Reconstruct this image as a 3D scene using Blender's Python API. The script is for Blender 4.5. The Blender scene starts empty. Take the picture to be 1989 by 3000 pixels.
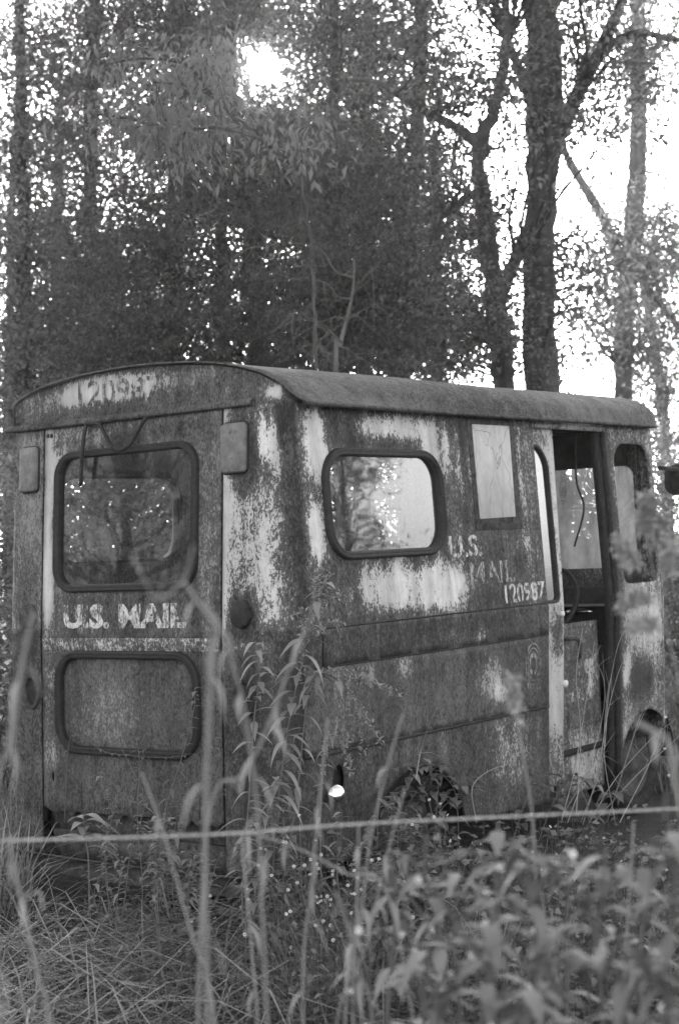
import bpy, bmesh, math, random
import numpy as np
from mathutils import Matrix, Vector, geometry

random.seed(7)
rng = np.random.default_rng(11)
scene = bpy.context.scene
COL = scene.collection

# ------------------------------------------------------------------ camera
CAM = np.array([-4.76279, -3.91966, 1.53603])
RC = np.array([[0.60843411, 0.01296901, -0.79349842],
               [-0.79232624, -0.04679771, -0.60830018],
               [-0.04502296, 0.99882019, -0.01819764]])     # columns: right, up, back
FPX, CX, CY = 4650.0, 994.5, 1500.0                          # focal length in photo pixels
FWD = -RC[:, 2]
cd = bpy.data.cameras.new('camera'); cam = bpy.data.objects.new('camera', cd); COL.objects.link(cam)
M = Matrix.Identity(4)
for i in range(3):
    for j in range(3): M[i][j] = RC[i, j]
    M[i][3] = CAM[i]
cam.matrix_world = M
cd.sensor_fit = 'VERTICAL'; cd.sensor_height = 36.0; cd.lens = FPX / 3000 * 36
cd.clip_start = 0.05; cd.clip_end = 2000
cd.dof.use_dof = True; cd.dof.focus_distance = 6.15; cd.dof.aperture_fstop = 4.0; cd.dof.aperture_blades = 0
scene.camera = cam

# ------------------------------------------------------------------ sky, sun, exposure
SUN_EL, SUN_AZ = math.radians(16.87), math.radians(39.52)    # azimuth from +X towards +Y
w = bpy.data.worlds.new('World'); scene.world = w; w.use_nodes = True
nt = w.node_tree; nt.nodes.clear()
sky = nt.nodes.new('ShaderNodeTexSky'); sky.sky_type = 'NISHITA'; sky.sun_disc = False
sky.sun_elevation = SUN_EL; sky.sun_rotation = math.radians(90) - SUN_AZ
sky.air_density = 1.0; sky.dust_density = 3.0; sky.ozone_density = 1.0
bw = nt.nodes.new('ShaderNodeRGBToBW')
bg = nt.nodes.new('ShaderNodeBackground'); bg.inputs['Strength'].default_value = 0.15
wo = nt.nodes.new('ShaderNodeOutputWorld')
nt.links.new(sky.outputs[0], bw.inputs[0]); nt.links.new(bw.outputs[0], bg.inputs['Color'])
nt.links.new(bg.outputs[0], wo.inputs['Surface'])
SUN_DIR = np.array([math.cos(SUN_EL) * math.cos(SUN_AZ), math.cos(SUN_EL) * math.sin(SUN_AZ), math.sin(SUN_EL)])
sd = bpy.data.lights.new('sun', 'SUN'); sd.energy = 3.0; sd.angle = math.radians(0.53); sd.color = (1, 1, 1)
so = bpy.data.objects.new('sun', sd); COL.objects.link(so)
so.rotation_euler = Vector(-SUN_DIR).to_track_quat('-Z', 'Y').to_euler()
scene.view_settings.view_transform = 'Standard'; scene.view_settings.look = 'None'
scene.view_settings.exposure = 2.5; scene.view_settings.gamma = 1.0
scene.cycles.max_bounces = 8; scene.cycles.transparent_max_bounces = 24
scene.cycles.use_denoising = True
scene.cycles.caustics_reflective = False; scene.cycles.caustics_refractive = False
scene.cycles.sample_clamp_indirect = 6.0

# ------------------------------------------------------------------ helpers
def pt(x, y, d):
    """a point of the world at forward distance d, seen at photo position (x, y) of a 1568 px wide view"""
    x, y = x * 1.2685, y * 1.2685
    v = RC @ np.array([(x - CX) / FPX, -(y - CY) / FPX, -1.0])
    return CAM + v * d
def ground_at(x, d):
    p = pt(x, 1300, d); p[2] = 0; return p

def link(o, parent=None):
    COL.objects.link(o)
    if parent is not None:
        o.parent = parent
        o.matrix_parent_inverse = Matrix.Translation(parent.location).inverted() if parent.type == 'EMPTY' else Matrix.Identity(4)
    return o
def mesh(name, V, polys, mat, parent=None, smooth=False, attrs=None):
    """polys: list of int arrays (n, k); attrs: {name: per-vertex floats}"""
    me = bpy.data.meshes.new(name)
    V = np.asarray(V, dtype=np.float32).reshape(-1, 3)
    me.vertices.add(len(V)); me.vertices.foreach_set('co', V.ravel())
    polys = [np.asarray(p, dtype=np.int32) for p in polys if len(p)]
    loops = np.concatenate([p.ravel() for p in polys])
    sizes = np.concatenate([np.full(len(p), p.shape[1], dtype=np.int32) for p in polys])
    starts = np.concatenate([[0], np.cumsum(sizes)[:-1]]).astype(np.int32)
    me.loops.add(len(loops)); me.loops.foreach_set('vertex_index', loops)
    me.polygons.add(len(sizes)); me.polygons.foreach_set('loop_start', starts)
    me.polygons.foreach_set('loop_total', sizes)
    if smooth: me.polygons.foreach_set('use_smooth', np.ones(len(sizes), dtype=bool))
    me.update(calc_edges=True); me.validate()
    if attrs:
        for k, a in attrs.items():
            at = me.attributes.new(k, 'FLOAT', 'POINT'); at.data.foreach_set('value', np.asarray(a, dtype=np.float32))
    if mat is not None: me.materials.append(mat)
    o = bpy.data.objects.new(name, me)
    return link(o, parent)
def tag(o, label=None, cat=None, group=None, kind=None):
    if label: o['label'] = label
    if cat: o['category'] = cat
    if group: o['group'] = group
    if kind: o['kind'] = kind
    return o
def empty(name, loc, label, cat, group=None):
    o = bpy.data.objects.new(name, None); o.location = Vector([float(c) for c in loc]); o.empty_display_size = 0.1
    COL.objects.link(o); return tag(o, label, cat, group)

class MB:
    def __init__(s): s.V = []; s.P = {}; s.n = 0; s.A = []
    def add(s, V, polys, a=0.5):
        V = np.asarray(V, dtype=float).reshape(-1, 3)
        for p in polys:
            p = np.asarray(p, dtype=int)
            s.P.setdefault(p.shape[1], []).append(p + s.n)
        s.V.append(V); s.n += len(V)
        s.A.append(np.broadcast_to(np.asarray(a, dtype=float), (len(V),)))
    def build(s, name, mat, parent=None, smooth=False):
        return mesh(name, np.concatenate(s.V), [np.concatenate(v) for v in s.P.values()], mat, parent, smooth,
                    {'tint': np.concatenate(s.A)})
    def tube(s, path, rad, n=6, a=0.5, cap=True):
        P = np.asarray(path, float); m = len(P); rad = np.broadcast_to(np.asarray(rad, float), (m,))
        T = np.gradient(P, axis=0); T /= np.linalg.norm(T, axis=1)[:, None] + 1e-12
        ref = np.array([0, 0, 1.0]) if abs(T[0][2]) < 0.9 else np.array([1.0, 0, 0])
        U = np.cross(T, ref); U /= np.linalg.norm(U, axis=1)[:, None] + 1e-12
        W = np.cross(T, U)
        th = np.arange(n) * 2 * math.pi / n
        V = P[:, None] + rad[:, None, None] * (np.cos(th)[None, :, None] * U[:, None] + np.sin(th)[None, :, None] * W[:, None])
        i = np.arange(m - 1)[:, None] * n; j = np.arange(n)[None]
        q = np.stack([i + j, i + (j + 1) % n, i + n + (j + 1) % n, i + n + j], -1).reshape(-1, 4)
        polys = [q]
        if cap: polys += [np.arange(n)[::-1][None], ((m - 1) * n + np.arange(n))[None]]
        s.add(V.reshape(-1, 3), polys, a)
    def box(s, lo, hi, a=0.5, f=None):
        lo, hi = np.minimum(lo, hi), np.maximum(lo, hi)
        V = np.array([[(lo, hi)[i][0], (lo, hi)[j][1], (lo, hi)[k][2]] for i in (0, 1) for j in (0, 1) for k in (0, 1)], float)
        if f is not None: V = np.array([f(*v) for v in V])
        s.add(V, [np.array([[0, 1, 3, 2], [4, 6, 7, 5], [0, 4, 5, 1], [2, 3, 7, 6], [0, 2, 6, 4], [1, 5, 7, 3]])], a)

def spline(pts, n):
    """Catmull-Rom through pts"""
    P = np.asarray(pts, float)
    if len(P) < 3:
        t = np.linspace(0, 1, n)[:, None]; return P[0] * (1 - t) + P[-1] * t
    Q = np.vstack([2 * P[0] - P[1], P, 2 * P[-1] - P[-2]])
    u = np.linspace(0, len(P) - 1 - 1e-9, n); k = u.astype(int); t = (u - k)[:, None]
    a, b, c, d = Q[k], Q[k + 1], Q[k + 2], Q[k + 3]
    return 0.5 * (2 * b + (c - a) * t + (2 * a - 5 * b + 4 * c - d) * t ** 2 + (3 * b - a - 3 * c + d) * t ** 3)
def unit(v): return v / (np.linalg.norm(v, axis=-1, keepdims=True) + 1e-12)

def leaves(mb, C, D, L, Wd, tint, fold=0.25, droop=0.0, nrm=None):
    """diamond leaves with a folded midrib: C base points, D directions, L lengths, Wd widths"""
    n = len(C); D = unit(D)
    if nrm is None: nrm = rng.normal(size=(n, 3)) * 0.55 + np.array([0, 0, 1.0])
    S = unit(np.cross(D, nrm)); N = np.cross(S, D)
    L = np.broadcast_to(L, (n,))[:, None]; Wd = np.broadcast_to(Wd, (n,))[:, None]
    mid = C + D * L * 0.45
    tip = C + D * L - N * L * droop
    l = mid + S * Wd * 0.5 + N * Wd * fold; r = mid - S * Wd * 0.5 + N * Wd * fold
    V = np.stack([C, l, tip, r], 1).reshape(-1, 3)
    b = np.arange(n)[:, None] * 4
    mb.add(V, [np.concatenate([b + [0, 2, 1], b + [0, 3, 2]]).reshape(-1, 3)], np.repeat(np.broadcast_to(tint, (n,)), 4))
def big_leaf(mb, c, d, L, Wd, tint, up=(0, 0, 1), droop=0.35, curl=0.15, serr=0):
    """one leaf with a curved midrib and 7 stations"""
    c = np.asarray(c, float); d = unit(np.asarray(d, float)); up = np.asarray(up, float)
    s = unit(np.cross(d, up)); n = np.cross(s, d)
    t = np.linspace(0, 1, 8); wv = np.array([0.06, 0.55, 0.9, 1.0, 0.85, 0.6, 0.3, 0.02]) * Wd / 2
    mid = c + np.outer(t * L * (1 - 0.15 * droop * t), d) - np.outer(droop * L * t ** 2, n)
    lft = mid + np.outer(wv, s) + np.outer(wv * curl * 2, n); rgt = mid - np.outer(wv, s) + np.outer(wv * curl * 2, n)
    V = np.concatenate([lft, mid, rgt]); i = np.arange(7)
    q = np.concatenate([np.stack([i, i + 8, i + 9, i + 1], 1), np.stack([i + 8, i + 16, i + 17, i + 9], 1)])
    mb.add(V, [q], tint)

# ------------------------------------------------------------------ materials (black-and-white film: all neutral)
def newmat(name):
    m = bpy.data.materials.new(name); m.use_nodes = True
    t = m.node_tree; t.nodes.clear()
    out = t.nodes.new('ShaderNodeOutputMaterial'); return m, t, out
def N(t, k, **kw):
    n = t.nodes.new(k)
    for a, b in kw.items(): setattr(n, a, b)
    return n
def math_(t, op, a, b=None, c=None, clamp=False):
    n = N(t, 'ShaderNodeMath', operation=op, use_clamp=clamp)
    for i, v in enumerate((a, b, c)):
        if v is None: continue
        if isinstance(v, (int, float)): n.inputs[i].default_value = v
        else: t.links.new(v, n.inputs[i])
    return n.outputs[0]
def noise(t, vec, scale, detail=6, rough=0.6, dist=0.0):
    n = N(t, 'ShaderNodeTexNoise'); n.inputs['Scale'].default_value = scale; n.inputs['Detail'].default_value = detail
    n.inputs['Roughness'].default_value = rough; n.inputs['Distortion'].default_value = dist
    t.links.new(vec, n.inputs['Vector']); return n.outputs[0]
def mapping(t, vec, s):
    n = N(t, 'ShaderNodeMapping'); n.inputs['Scale'].default_value = s; t.links.new(vec, n.inputs['Vector']); return n.outputs[0]
def ramp(t, fac, stops, interp='LINEAR'):
    n = N(t, 'ShaderNodeValToRGB'); cr = n.color_ramp; cr.interpolation = interp
    while len(cr.elements) < len(stops): cr.elements.new(0.5)
    for e, (p, v) in zip(cr.elements, stops): e.position = p; e.color = (v, v, v, 1)
    t.links.new(fac, n.inputs[0]); return n.outputs[0]
def mix(t, f, a, b):
    n = N(t, 'ShaderNodeMix', data_type='FLOAT')
    for i, v in ((0, f), (2, a), (3, b)):
        if isinstance(v, (int, float)): n.inputs[i].default_value = v
        else: t.links.new(v, n.inputs[i])
    return n.outputs[0]
def principled(t, out, col, rough=0.6, spec=0.3, metal=0.0, bump=None, bumpstr=0.2, bumpdist=0.01):
    b = N(t, 'ShaderNodeBsdfPrincipled')
    if isinstance(col, (int, float)): b.inputs['Base Color'].default_value = (col, col, col, 1)
    else: t.links.new(col, b.inputs['Base Color'])
    if isinstance(rough, (int, float)): b.inputs['Roughness'].default_value = rough
    else: t.links.new(rough, b.inputs['Roughness'])
    b.inputs['Specular IOR Level'].default_value = spec; b.inputs['Metallic'].default_value = metal
    if bump is not None:
        bp = N(t, 'ShaderNodeBump'); bp.inputs['Strength'].default_value = bumpstr; bp.inputs['Distance'].default_value = bumpdist
        t.links.new(bump, bp.inputs['Height']); t.links.new(bp.outputs[0], b.inputs['Normal'])
    if out is not None: t.links.new(b.outputs[0], out.inputs['Surface'])
    return b
def objco(t): return N(t, 'ShaderNodeTexCoord').outputs['Object']
def attr(t, name):
    n = N(t, 'ShaderNodeAttribute'); n.attribute_name = name; return n.outputs['Fac']

def mat_leaf(name, lo, hi, transl=0.35, rough=0.55, spec=0.25):
    m, t, out = newmat(name)
    c = mix(t, attr(t, 'tint'), lo, hi)
    b = principled(t, None, c, rough, spec)
    tr = N(t, 'ShaderNodeBsdfTranslucent'); t.links.new(math_(t, 'MULTIPLY', c, 1.2), tr.inputs['Color'])
    ms = N(t, 'ShaderNodeMixShader'); ms.inputs[0].default_value = transl
    t.links.new(b.outputs[0], ms.inputs[1]); t.links.new(tr.outputs[0], ms.inputs[2]); t.links.new(ms.outputs[0], out.inputs['Surface'])
    return m
def mat_bark(name, lo, hi, sc=14):
    m, t, out = newmat(name); co = objco(t)
    v = mapping(t, co, (1, 1, 0.22))
    n1 = noise(t, v, sc, 8, 0.65, 0.4); n2 = noise(t, co, 2.5, 4)
    c = ramp(t, math_(t, 'ADD', math_(t, 'MULTIPLY', n1, 0.7), math_(t, 'MULTIPLY', n2, 0.3)), [(0.32, lo), (0.62, hi)])
    principled(t, out, c, 0.9, 0.15, bump=n1, bumpstr=0.9, bumpdist=0.03); return m
def mat_plain(name, lo, hi, scale=25, rough=0.7, spec=0.3, metal=0.0, stretch=(1, 1, 1), bumpstr=0.2):
    m, t, out = newmat(name); co = mapping(t, objco(t), stretch)
    n = noise(t, co, scale, 8, 0.65); c = ramp(t, n, [(0.33, lo), (0.67, hi)])
    principled(t, out, c, rough, spec, metal, bump=n, bumpstr=bumpstr, bumpdist=0.003); return m
def mat_body(name, light=0.66, blue=0.10, rust_lo=0.022, rust_hi=0.07):
    """weathered postal paint: 'paint' says how much is left, 'tone' which coat (0 dark coat, 1 light coat)"""
    m, t, out = newmat(name); co = objco(t)
    vs = mapping(t, co, (1, 1, 0.6))
    fine = noise(t, vs, 110, 4, 0.75); med = noise(t, vs, 26, 7, 0.75, 0.4); big = noise(t, co, 4.5, 5, 0.6)
    streak = noise(t, mapping(t, co, (1, 1, 0.06)), 30, 5, 0.6)
    p = attr(t, 'paint'); tone = attr(t, 'tone')
    s = math_(t, 'ADD', p, math_(t, 'MULTIPLY', math_(t, 'SUBTRACT', fine, 0.5), 1.5))
    s = math_(t, 'ADD', s, math_(t, 'MULTIPLY', math_(t, 'SUBTRACT', med, 0.5), 1.0))
    s = math_(t, 'ADD', s, math_(t, 'MULTIPLY', math_(t, 'SUBTRACT', streak, 0.5), 0.3))
    s = math_(t, 'ADD', s, math_(t, 'MULTIPLY', math_(t, 'SUBTRACT', big, 0.5), 0.35))
    k = N(t, 'ShaderNodeMapRange', interpolation_type='SMOOTHSTEP')
    k.inputs['From Min'].default_value = 0.44; k.inputs['From Max'].default_value = 0.60
    t.links.new(s, k.inputs['Value']); mask = k.outputs[0]
    # between paint and bare rust there is a greyer undercoat
    k2 = N(t, 'ShaderNodeMapRange', interpolation_type='SMOOTHSTEP')
    k2.inputs['From Min'].default_value = 0.02; k2.inputs['From Max'].default_value = 0.38
    t.links.new(s, k2.inputs['Value'])
    rust = ramp(t, math_(t, 'ADD', math_(t, 'MULTIPLY', med, 0.55), math_(t, 'MULTIPLY', fine, 0.45)), [(0.36, rust_lo), (0.66, rust_hi)])
    runs = ramp(t, noise(t, mapping(t, co, (1, 1, 0.05)), 11, 6, 0.65), [(0.36, 0.7), (0.6, 1.1)])
    under = ramp(t, math_(t, 'ADD', math_(t, 'MULTIPLY', big, 0.5), math_(t, 'MULTIPLY', fine, 0.5)), [(0.35, 0.075), (0.65, 0.14)])
    base = mix(t, k2.outputs[0], rust, under)
    pc = mix(t, tone, blue, light)
    pc = math_(t, 'MULTIPLY', pc, ramp(t, med, [(0.3, 0.72), (0.7, 1.1)]))
    c = math_(t, 'MULTIPLY', mix(t, mask, base, pc), runs)
    rg = mix(t, mask, 0.85, 0.5)
    principled(t, out, c, rg, 0.3, bump=mask, bumpstr=0.2, bumpdist=0.002); return m
def mat_letter(name, col, thr=0.5, soft=0.08):
    m, t, out = newmat(name); co = objco(t); vs = mapping(t, co, (1, 1, 0.4))
    fine = noise(t, vs, 95, 5, 0.7); med = noise(t, vs, 24, 6, 0.7, 0.3)
    s = math_(t, 'ADD', math_(t, 'MULTIPLY', fine, 0.45), math_(t, 'MULTIPLY', med, 0.55))
    k = N(t, 'ShaderNodeMapRange', interpolation_type='SMOOTHSTEP')
    k.inputs['From Min'].default_value = thr - soft; k.inputs['From Max'].default_value = thr + soft
    t.links.new(s, k.inputs['Value'])
    b = principled(t, None, ramp(t, fine, [(0.3, col * 0.7), (0.7, col)]), 0.6, 0.25)
    tr = N(t, 'ShaderNodeBsdfTransparent'); ms = N(t, 'ShaderNodeMixShader')
    t.links.new(k.outputs[0], ms.inputs[0]); t.links.new(tr.outputs[0], ms.inputs[1]); t.links.new(b.outputs[0], ms.inputs[2])
    t.links.new(ms.outputs[0], out.inputs['Surface']); return m
def mat_glass(name, refl=1.0, tint=0.85, dirt=0.08, ior=1.5, dirtcol=0.35):
    m, t, out = newmat(name); co = objco(t)
    fr = N(t, 'ShaderNodeFresnel'); fr.inputs['IOR'].default_value = ior
    tr = N(t, 'ShaderNodeBsdfTransparent'); tr.inputs['Color'].default_value = (tint, tint, tint, 1)
    gl = N(t, 'ShaderNodeBsdfGlossy'); gl.inputs['Roughness'].default_value = 0.02
    bp = N(t, 'ShaderNodeBump'); bp.inputs['Strength'].default_value = 0.05; bp.inputs['Distance'].default_value = 0.02
    t.links.new(noise(t, co, 3.0, 2), bp.inputs['Height']); t.links.new(bp.outputs[0], gl.inputs['Normal'])
    ms = N(t, 'ShaderNodeMixShader'); t.links.new(math_(t, 'MULTIPLY', fr.outputs[0], refl, clamp=True), ms.inputs[0])
    t.links.new(tr.outputs[0], ms.inputs[1]); t.links.new(gl.outputs[0], ms.inputs[2])
    df = N(t, 'ShaderNodeBsdfDiffuse'); df.inputs['Color'].default_value = (dirtcol, dirtcol, dirtcol, 1)
    tl = N(t, 'ShaderNodeBsdfTranslucent'); tl.inputs['Color'].default_value = (dirtcol, dirtcol, dirtcol, 1)
    md = N(t, 'ShaderNodeMixShader'); md.inputs[0].default_value = 0.5
    t.links.new(df.outputs[0], md.inputs[1]); t.links.new(tl.outputs[0], md.inputs[2])
    ms2 = N(t, 'ShaderNodeMixShader')
    t.links.new(ramp(t, noise(t, mapping(t, co, (1, 1, 0.4)), 9, 8, 0.7), [(0.3, dirt * 0.4), (0.75, dirt * 1.8)]), ms2.inputs[0])
    t.links.new(ms.outputs[0], ms2.inputs[1]); t.links.new(md.outputs[0], ms2.inputs[2])
    t.links.new(ms2.outputs[0], out.inputs['Surface']); return m

M_BODY = mat_body('weathered_paint')
M_ROOF = mat_body('rusty_roof', light=0.14, blue=0.07, rust_lo=0.02, rust_hi=0.06)
M_RUBBER = mat_plain('black_rubber', 0.010, 0.03, 40, 0.6, 0.35)
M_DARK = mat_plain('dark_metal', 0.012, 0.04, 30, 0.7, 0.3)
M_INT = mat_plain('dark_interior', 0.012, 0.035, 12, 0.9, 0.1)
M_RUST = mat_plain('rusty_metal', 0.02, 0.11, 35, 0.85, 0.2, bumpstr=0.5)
M_TYRE = mat_plain('old_tyre', 0.015, 0.05, 30, 0.85, 0.2)
M_RIM = mat_plain('rusty_rim', 0.03, 0.10, 25, 0.8, 0.3)
M_COVER = mat_plain('weathered_plate', 0.10, 0.24, 18, 0.55, 0.35)
M_CHROME = mat_plain('bright_metal', 0.75, 0.95, 20, 0.12, 0.5, 1.0, bumpstr=0.05)
M_GLASS = mat_glass('dusty_glass', 5.0, 0.40, 0.05)
M_GLASS_R = mat_glass('dusty_rear_glass', 1.2, 0.88, 0.04)
M_WIND = mat_glass('cracked_windscreen', 0.8, 0.75, 0.55, dirtcol=0.5)
M_CRACK = mat_plain('crack_line', 0.6, 0.8, 30, 0.4)
M_LET = mat_letter('worn_white_lettering', 0.75, 0.48)
M_LET2 = mat_letter('faded_white_lettering', 0.45, 0.515)
M_LETD = mat_letter('worn_dark_lettering', 0.09, 0.50)
M_PAPER = None
M_LEAF_BG = mat_leaf('forest_leaf', 0.035, 0.20, 0.5)
M_LEAF_H = mat_leaf('evergreen_leaf', 0.03, 0.15, 0.45)
M_LEAF_B = mat_leaf('bold_weed_leaf', 0.03, 0.28, 0.3)
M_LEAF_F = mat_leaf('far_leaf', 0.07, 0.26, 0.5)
M_LEAF_C = mat_leaf('lance_leaf', 0.12, 0.34, 0.3)
M_LEAF_N = mat_leaf('glare_pale_leaf', 0.11, 0.20, 0.5)  # tone lightened for the haze and sun glare on the walnut bough
M_LEAF_W = mat_leaf('weed_leaf', 0.05, 0.24, 0.3)
M_GRASS = mat_leaf('grass_blade', 0.03, 0.34, 0.25)
M_DRY = mat_leaf('dry_stem', 0.20, 0.42, 0.1, 0.8)
M_STEM = mat_leaf('green_stem', 0.07, 0.20, 0.05, 0.8)
M_FLOWER = mat_leaf('white_petal', 0.6, 0.8, 0.3)
M_BARK = mat_bark('bark', 0.03, 0.11)
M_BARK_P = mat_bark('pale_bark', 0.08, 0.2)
M_WIRE = mat_plain('galvanised_wire', 0.35, 0.55, 60, 0.6)

# ------------------------------------------------------------------ ground
gm, t, out = newmat('soil'); co = objco(t)
n1 = noise(t, co, 0.6, 8, 0.7); n2 = noise(t, co, 14, 6, 0.7)
principled(t, out, ramp(t, math_(t, 'ADD', math_(t, 'MULTIPLY', n1, 0.5), math_(t, 'MULTIPLY', n2, 0.5)), [(0.35, 0.02), (0.65, 0.09)]), 0.95, 0.1, bump=n2, bumpstr=0.8, bumpdist=0.05)
gx = np.concatenate([np.linspace(-300, -16, 20), np.linspace(-14, 24, 77), np.linspace(26, 300, 20)])
gy = np.concatenate([np.linspace(-300, -16, 20), np.linspace(-14, 24, 77), np.linspace(26, 300, 20)])
GX, GY = np.meshgrid(gx, gy, indexing='ij')
def gz(x, y):
    far = np.clip((np.hypot(x - 1.6, y - 0.8) - 3.0) / 6, 0, 1)
    return -0.02 + far * (0.10 * np.sin(x * 0.7 + 1.3) * np.cos(y * 0.55) + 0.06 * np.sin(x * 1.9 + y * 1.3)) - far * 0.04
nx, ny = len(gx), len(gy)
ii = (np.arange(nx - 1)[:, None] * ny + np.arange(ny - 1)[None]).ravel()
g = mesh('ground', np.stack([GX, GY, gz(GX, GY)], -1).reshape(-1, 3), [np.stack([ii, ii + ny, ii + ny + 1, ii + 1], 1)], gm, smooth=True)
tag(g, 'bare dark soil between the weeds', kind='structure')

# ------------------------------------------------------------------ the mail van
W, LEN, ZB = 1.63, 3.30, 1.17
R1, R2 = 0.17, 0.08
C1, C2 = math.pi * R1 / 2, math.pi * R2 / 2
def rx(z): d = z - ZB; return 0.077 * d if d > 0 else 0.037 * d
def sy(z): d = z - ZB; return 0.048 * d if d > 0 else -0.045 * d
UF = C1 + (LEN - R2 - R1)                 # end of the straight side
RL, WL = 0.055, 1.652                      # the far rear corner is tighter
def wall(u, z, off=0.0, R=R1):
    c1 = math.pi * R / 2; uf = c1 + (LEN - R2 - R)
    if u <= 0: b, n, i = (0, R - u), (-1, 0), (rx(z), 0)
    elif u < c1:
        p = u / R; b = (R - R * math.cos(p), R - R * math.sin(p)); n = (-math.cos(p), -math.sin(p)); i = (rx(z) * math.cos(p), sy(z) * math.sin(p))
    elif u <= uf: b, n, i = (R + u - c1, 0), (0, -1), (0, sy(z))
    elif u < uf + C2:
        p = (u - uf) / R2; b = (LEN - R2 + R2 * math.sin(p), R2 - R2 * math.cos(p)); n = (math.sin(p), -math.cos(p)); i = (0, sy(z) * math.cos(p))
    else: b, n, i = (LEN, R2 + u - uf - C2), (1, 0), (0, 0)
    return (b[0] + i[0] + n[0] * off, b[1] + i[1] + n[1] * off, z)
UL = math.pi * RL / 2 - RL - (C1 - R1)       # shift between the two wall parameters
def wall_l(u, z, off=0.0):
    x, y, z = wall(u + UL, z, off, RL); return (x, WL - y, z)
def rear(a, z, off=0.0): return (rx(z) - off, -a, z)          # a = -y
def ux(x): return C1 + x - R1
def uy(y): return R1 - y
def qof(u):
    if u <= 0: return u - R1
    if u < C1: return -R1 + 2 * R1 * u / C1
    return R1 + u - C1
def side(x, z, off=0.0): return wall(ux(x), z, off)

def rrect(a0, a1, z0, z1, r, n=7):
    P = []
    rs = r if isinstance(r, (tuple, list)) else (r,) * 4         # bl, br, tr, tl
    for (ca, cz, s), rr in zip(((a0, z0, 180), (a1, z0, 270), (a1, z1, 0), (a0, z1, 90)), rs):
        cx = ca + rr if ca == a0 else ca - rr; cz2 = cz + rr if cz == z0 else cz - rr
        for k in range(n):
            th = math.radians(s + 90 * k / (n - 1)); P.append((cx + rr * math.cos(th), cz2 + rr * math.sin(th)))
    return P
def densify(P, s):
    out = []
    for (a, b) in zip(P, P[1:] + P[:1]):
        n = max(1, int(math.hypot(b[0] - a[0], b[1] - a[1]) / s))
        out += [(a[0] + (b[0] - a[0]) * k / n, a[1] + (b[1] - a[1]) * k / n) for k in range(n)]
    return out
def inpoly(p, P):
    x, y = p[:, 0], p[:, 1]; c = np.zeros(len(p), bool)
    for (x1, y1), (x2, y2) in zip(P, P[1:] + P[:1]):
        if y1 == y2: continue
        c ^= ((y1 > y) != (y2 > y)) & (x < (x2 - x1) * (y - y1) / (y2 - y1) + x1)
    return c
def sheet(name, outline, holes, fn, mat, parent, off=0.0, sp=0.026, thick=0.012, flip=False, paint=None, smooth=True):
    """a sheet-metal panel with cut-outs, curved by fn(a, z, off)"""
    outline = densify(outline, sp); holes = [densify(h, sp) for h in holes]
    vs, es = [], []
    for loop in [outline] + holes:
        k = len(vs); vs += loop; es += [(k + i, k + (i + 1) % len(loop)) for i in range(len(loop))]
    A = np.array(outline); lo, hi = A.min(0), A.max(0)
    G = np.stack(np.meshgrid(np.arange(lo[0], hi[0], sp), np.arange(lo[1], hi[1], sp)), -1).reshape(-1, 2) + 0.003
    keep = inpoly(G, outline)
    for h in holes: keep &= ~inpoly(G, h)
    E = np.array(vs)
    G = G[keep]; d = np.min(np.hypot(G[:, None, 0] - E[None, :, 0], G[:, None, 1] - E[None, :, 1]), axis=1)
    G = G[d > sp * 0.45]
    pts = [Vector((float(a), float(b))) for a, b in vs] + [Vector((float(a), float(b))) for a, b in G]
    r = geometry.delaunay_2d_cdt(pts, es, [], 0, 1e-6)
    P2 = np.array([tuple(v) for v in r[0]]); F = np.array([f for f in r[2] if len(f) == 3])
    c = P2[F].mean(1); ok = inpoly(c, outline)
    for h in holes: ok &= ~inpoly(c, h)
    F = F[ok]
    e1, e2 = P2[F[:, 1]] - P2[F[:, 0]], P2[F[:, 2]] - P2[F[:, 0]]
    cw = e1[:, 0] * e2[:, 1] - e1[:, 1] * e2[:, 0] < 0
    F[cw] = F[cw][:, ::-1]
    if flip: F = F[:, ::-1]
    V = np.array([fn(a, z, off) for a, z in P2])
    at = None
    if paint:
        pv = np.array([paint(a, z) for a, z in P2]); at = {'paint': pv[:, 0], 'tone': pv[:, 1]}
    o = mesh(name, V, [F], mat, parent, smooth, at)
    if thick:
        md = o.modifiers.new('thickness', 'SOLIDIFY'); md.thickness = thick; md.offset = -1
    return o
def plate(mb, outline, fn, off, h, bevel, flip=False, a=0.5, dome=0.0):
    """a raised plate with bevelled edges"""
    P = np.array(outline); c = P.mean(0); n = len(P)
    V, polys = [], []
    def inset(d):
        T = np.roll(P, -1, 0) - np.roll(P, 1, 0); nn = np.stack([-T[:, 1], T[:, 0]], 1); nn /= np.linalg.norm(nn, axis=1)[:, None]
        return P + nn * d
    for Q, o2 in ((P, off - 0.004), (P, off + h - bevel), (inset(bevel * 0.35), off + h - bevel * 0.3), (inset(bevel), off + h)):
        V += [fn(x, z, o2) for x, z in Q]
    V.append(fn(c[0], c[1], off + h + dome))
    for k in range(3):
        i = np.arange(n); j = (i + 1) % n
        polys.append(np.stack([k * n + i, k * n + j, (k + 1) * n + j, (k + 1) * n + i], 1))
    i = np.arange(n); polys.append(np.stack([3 * n + i, 3 * n + (i + 1) % n, np.full(n, 4 * n)], 1))
    if flip: polys = [p[:, ::-1] for p in polys]
    mb.add(V, polys, a)
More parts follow.
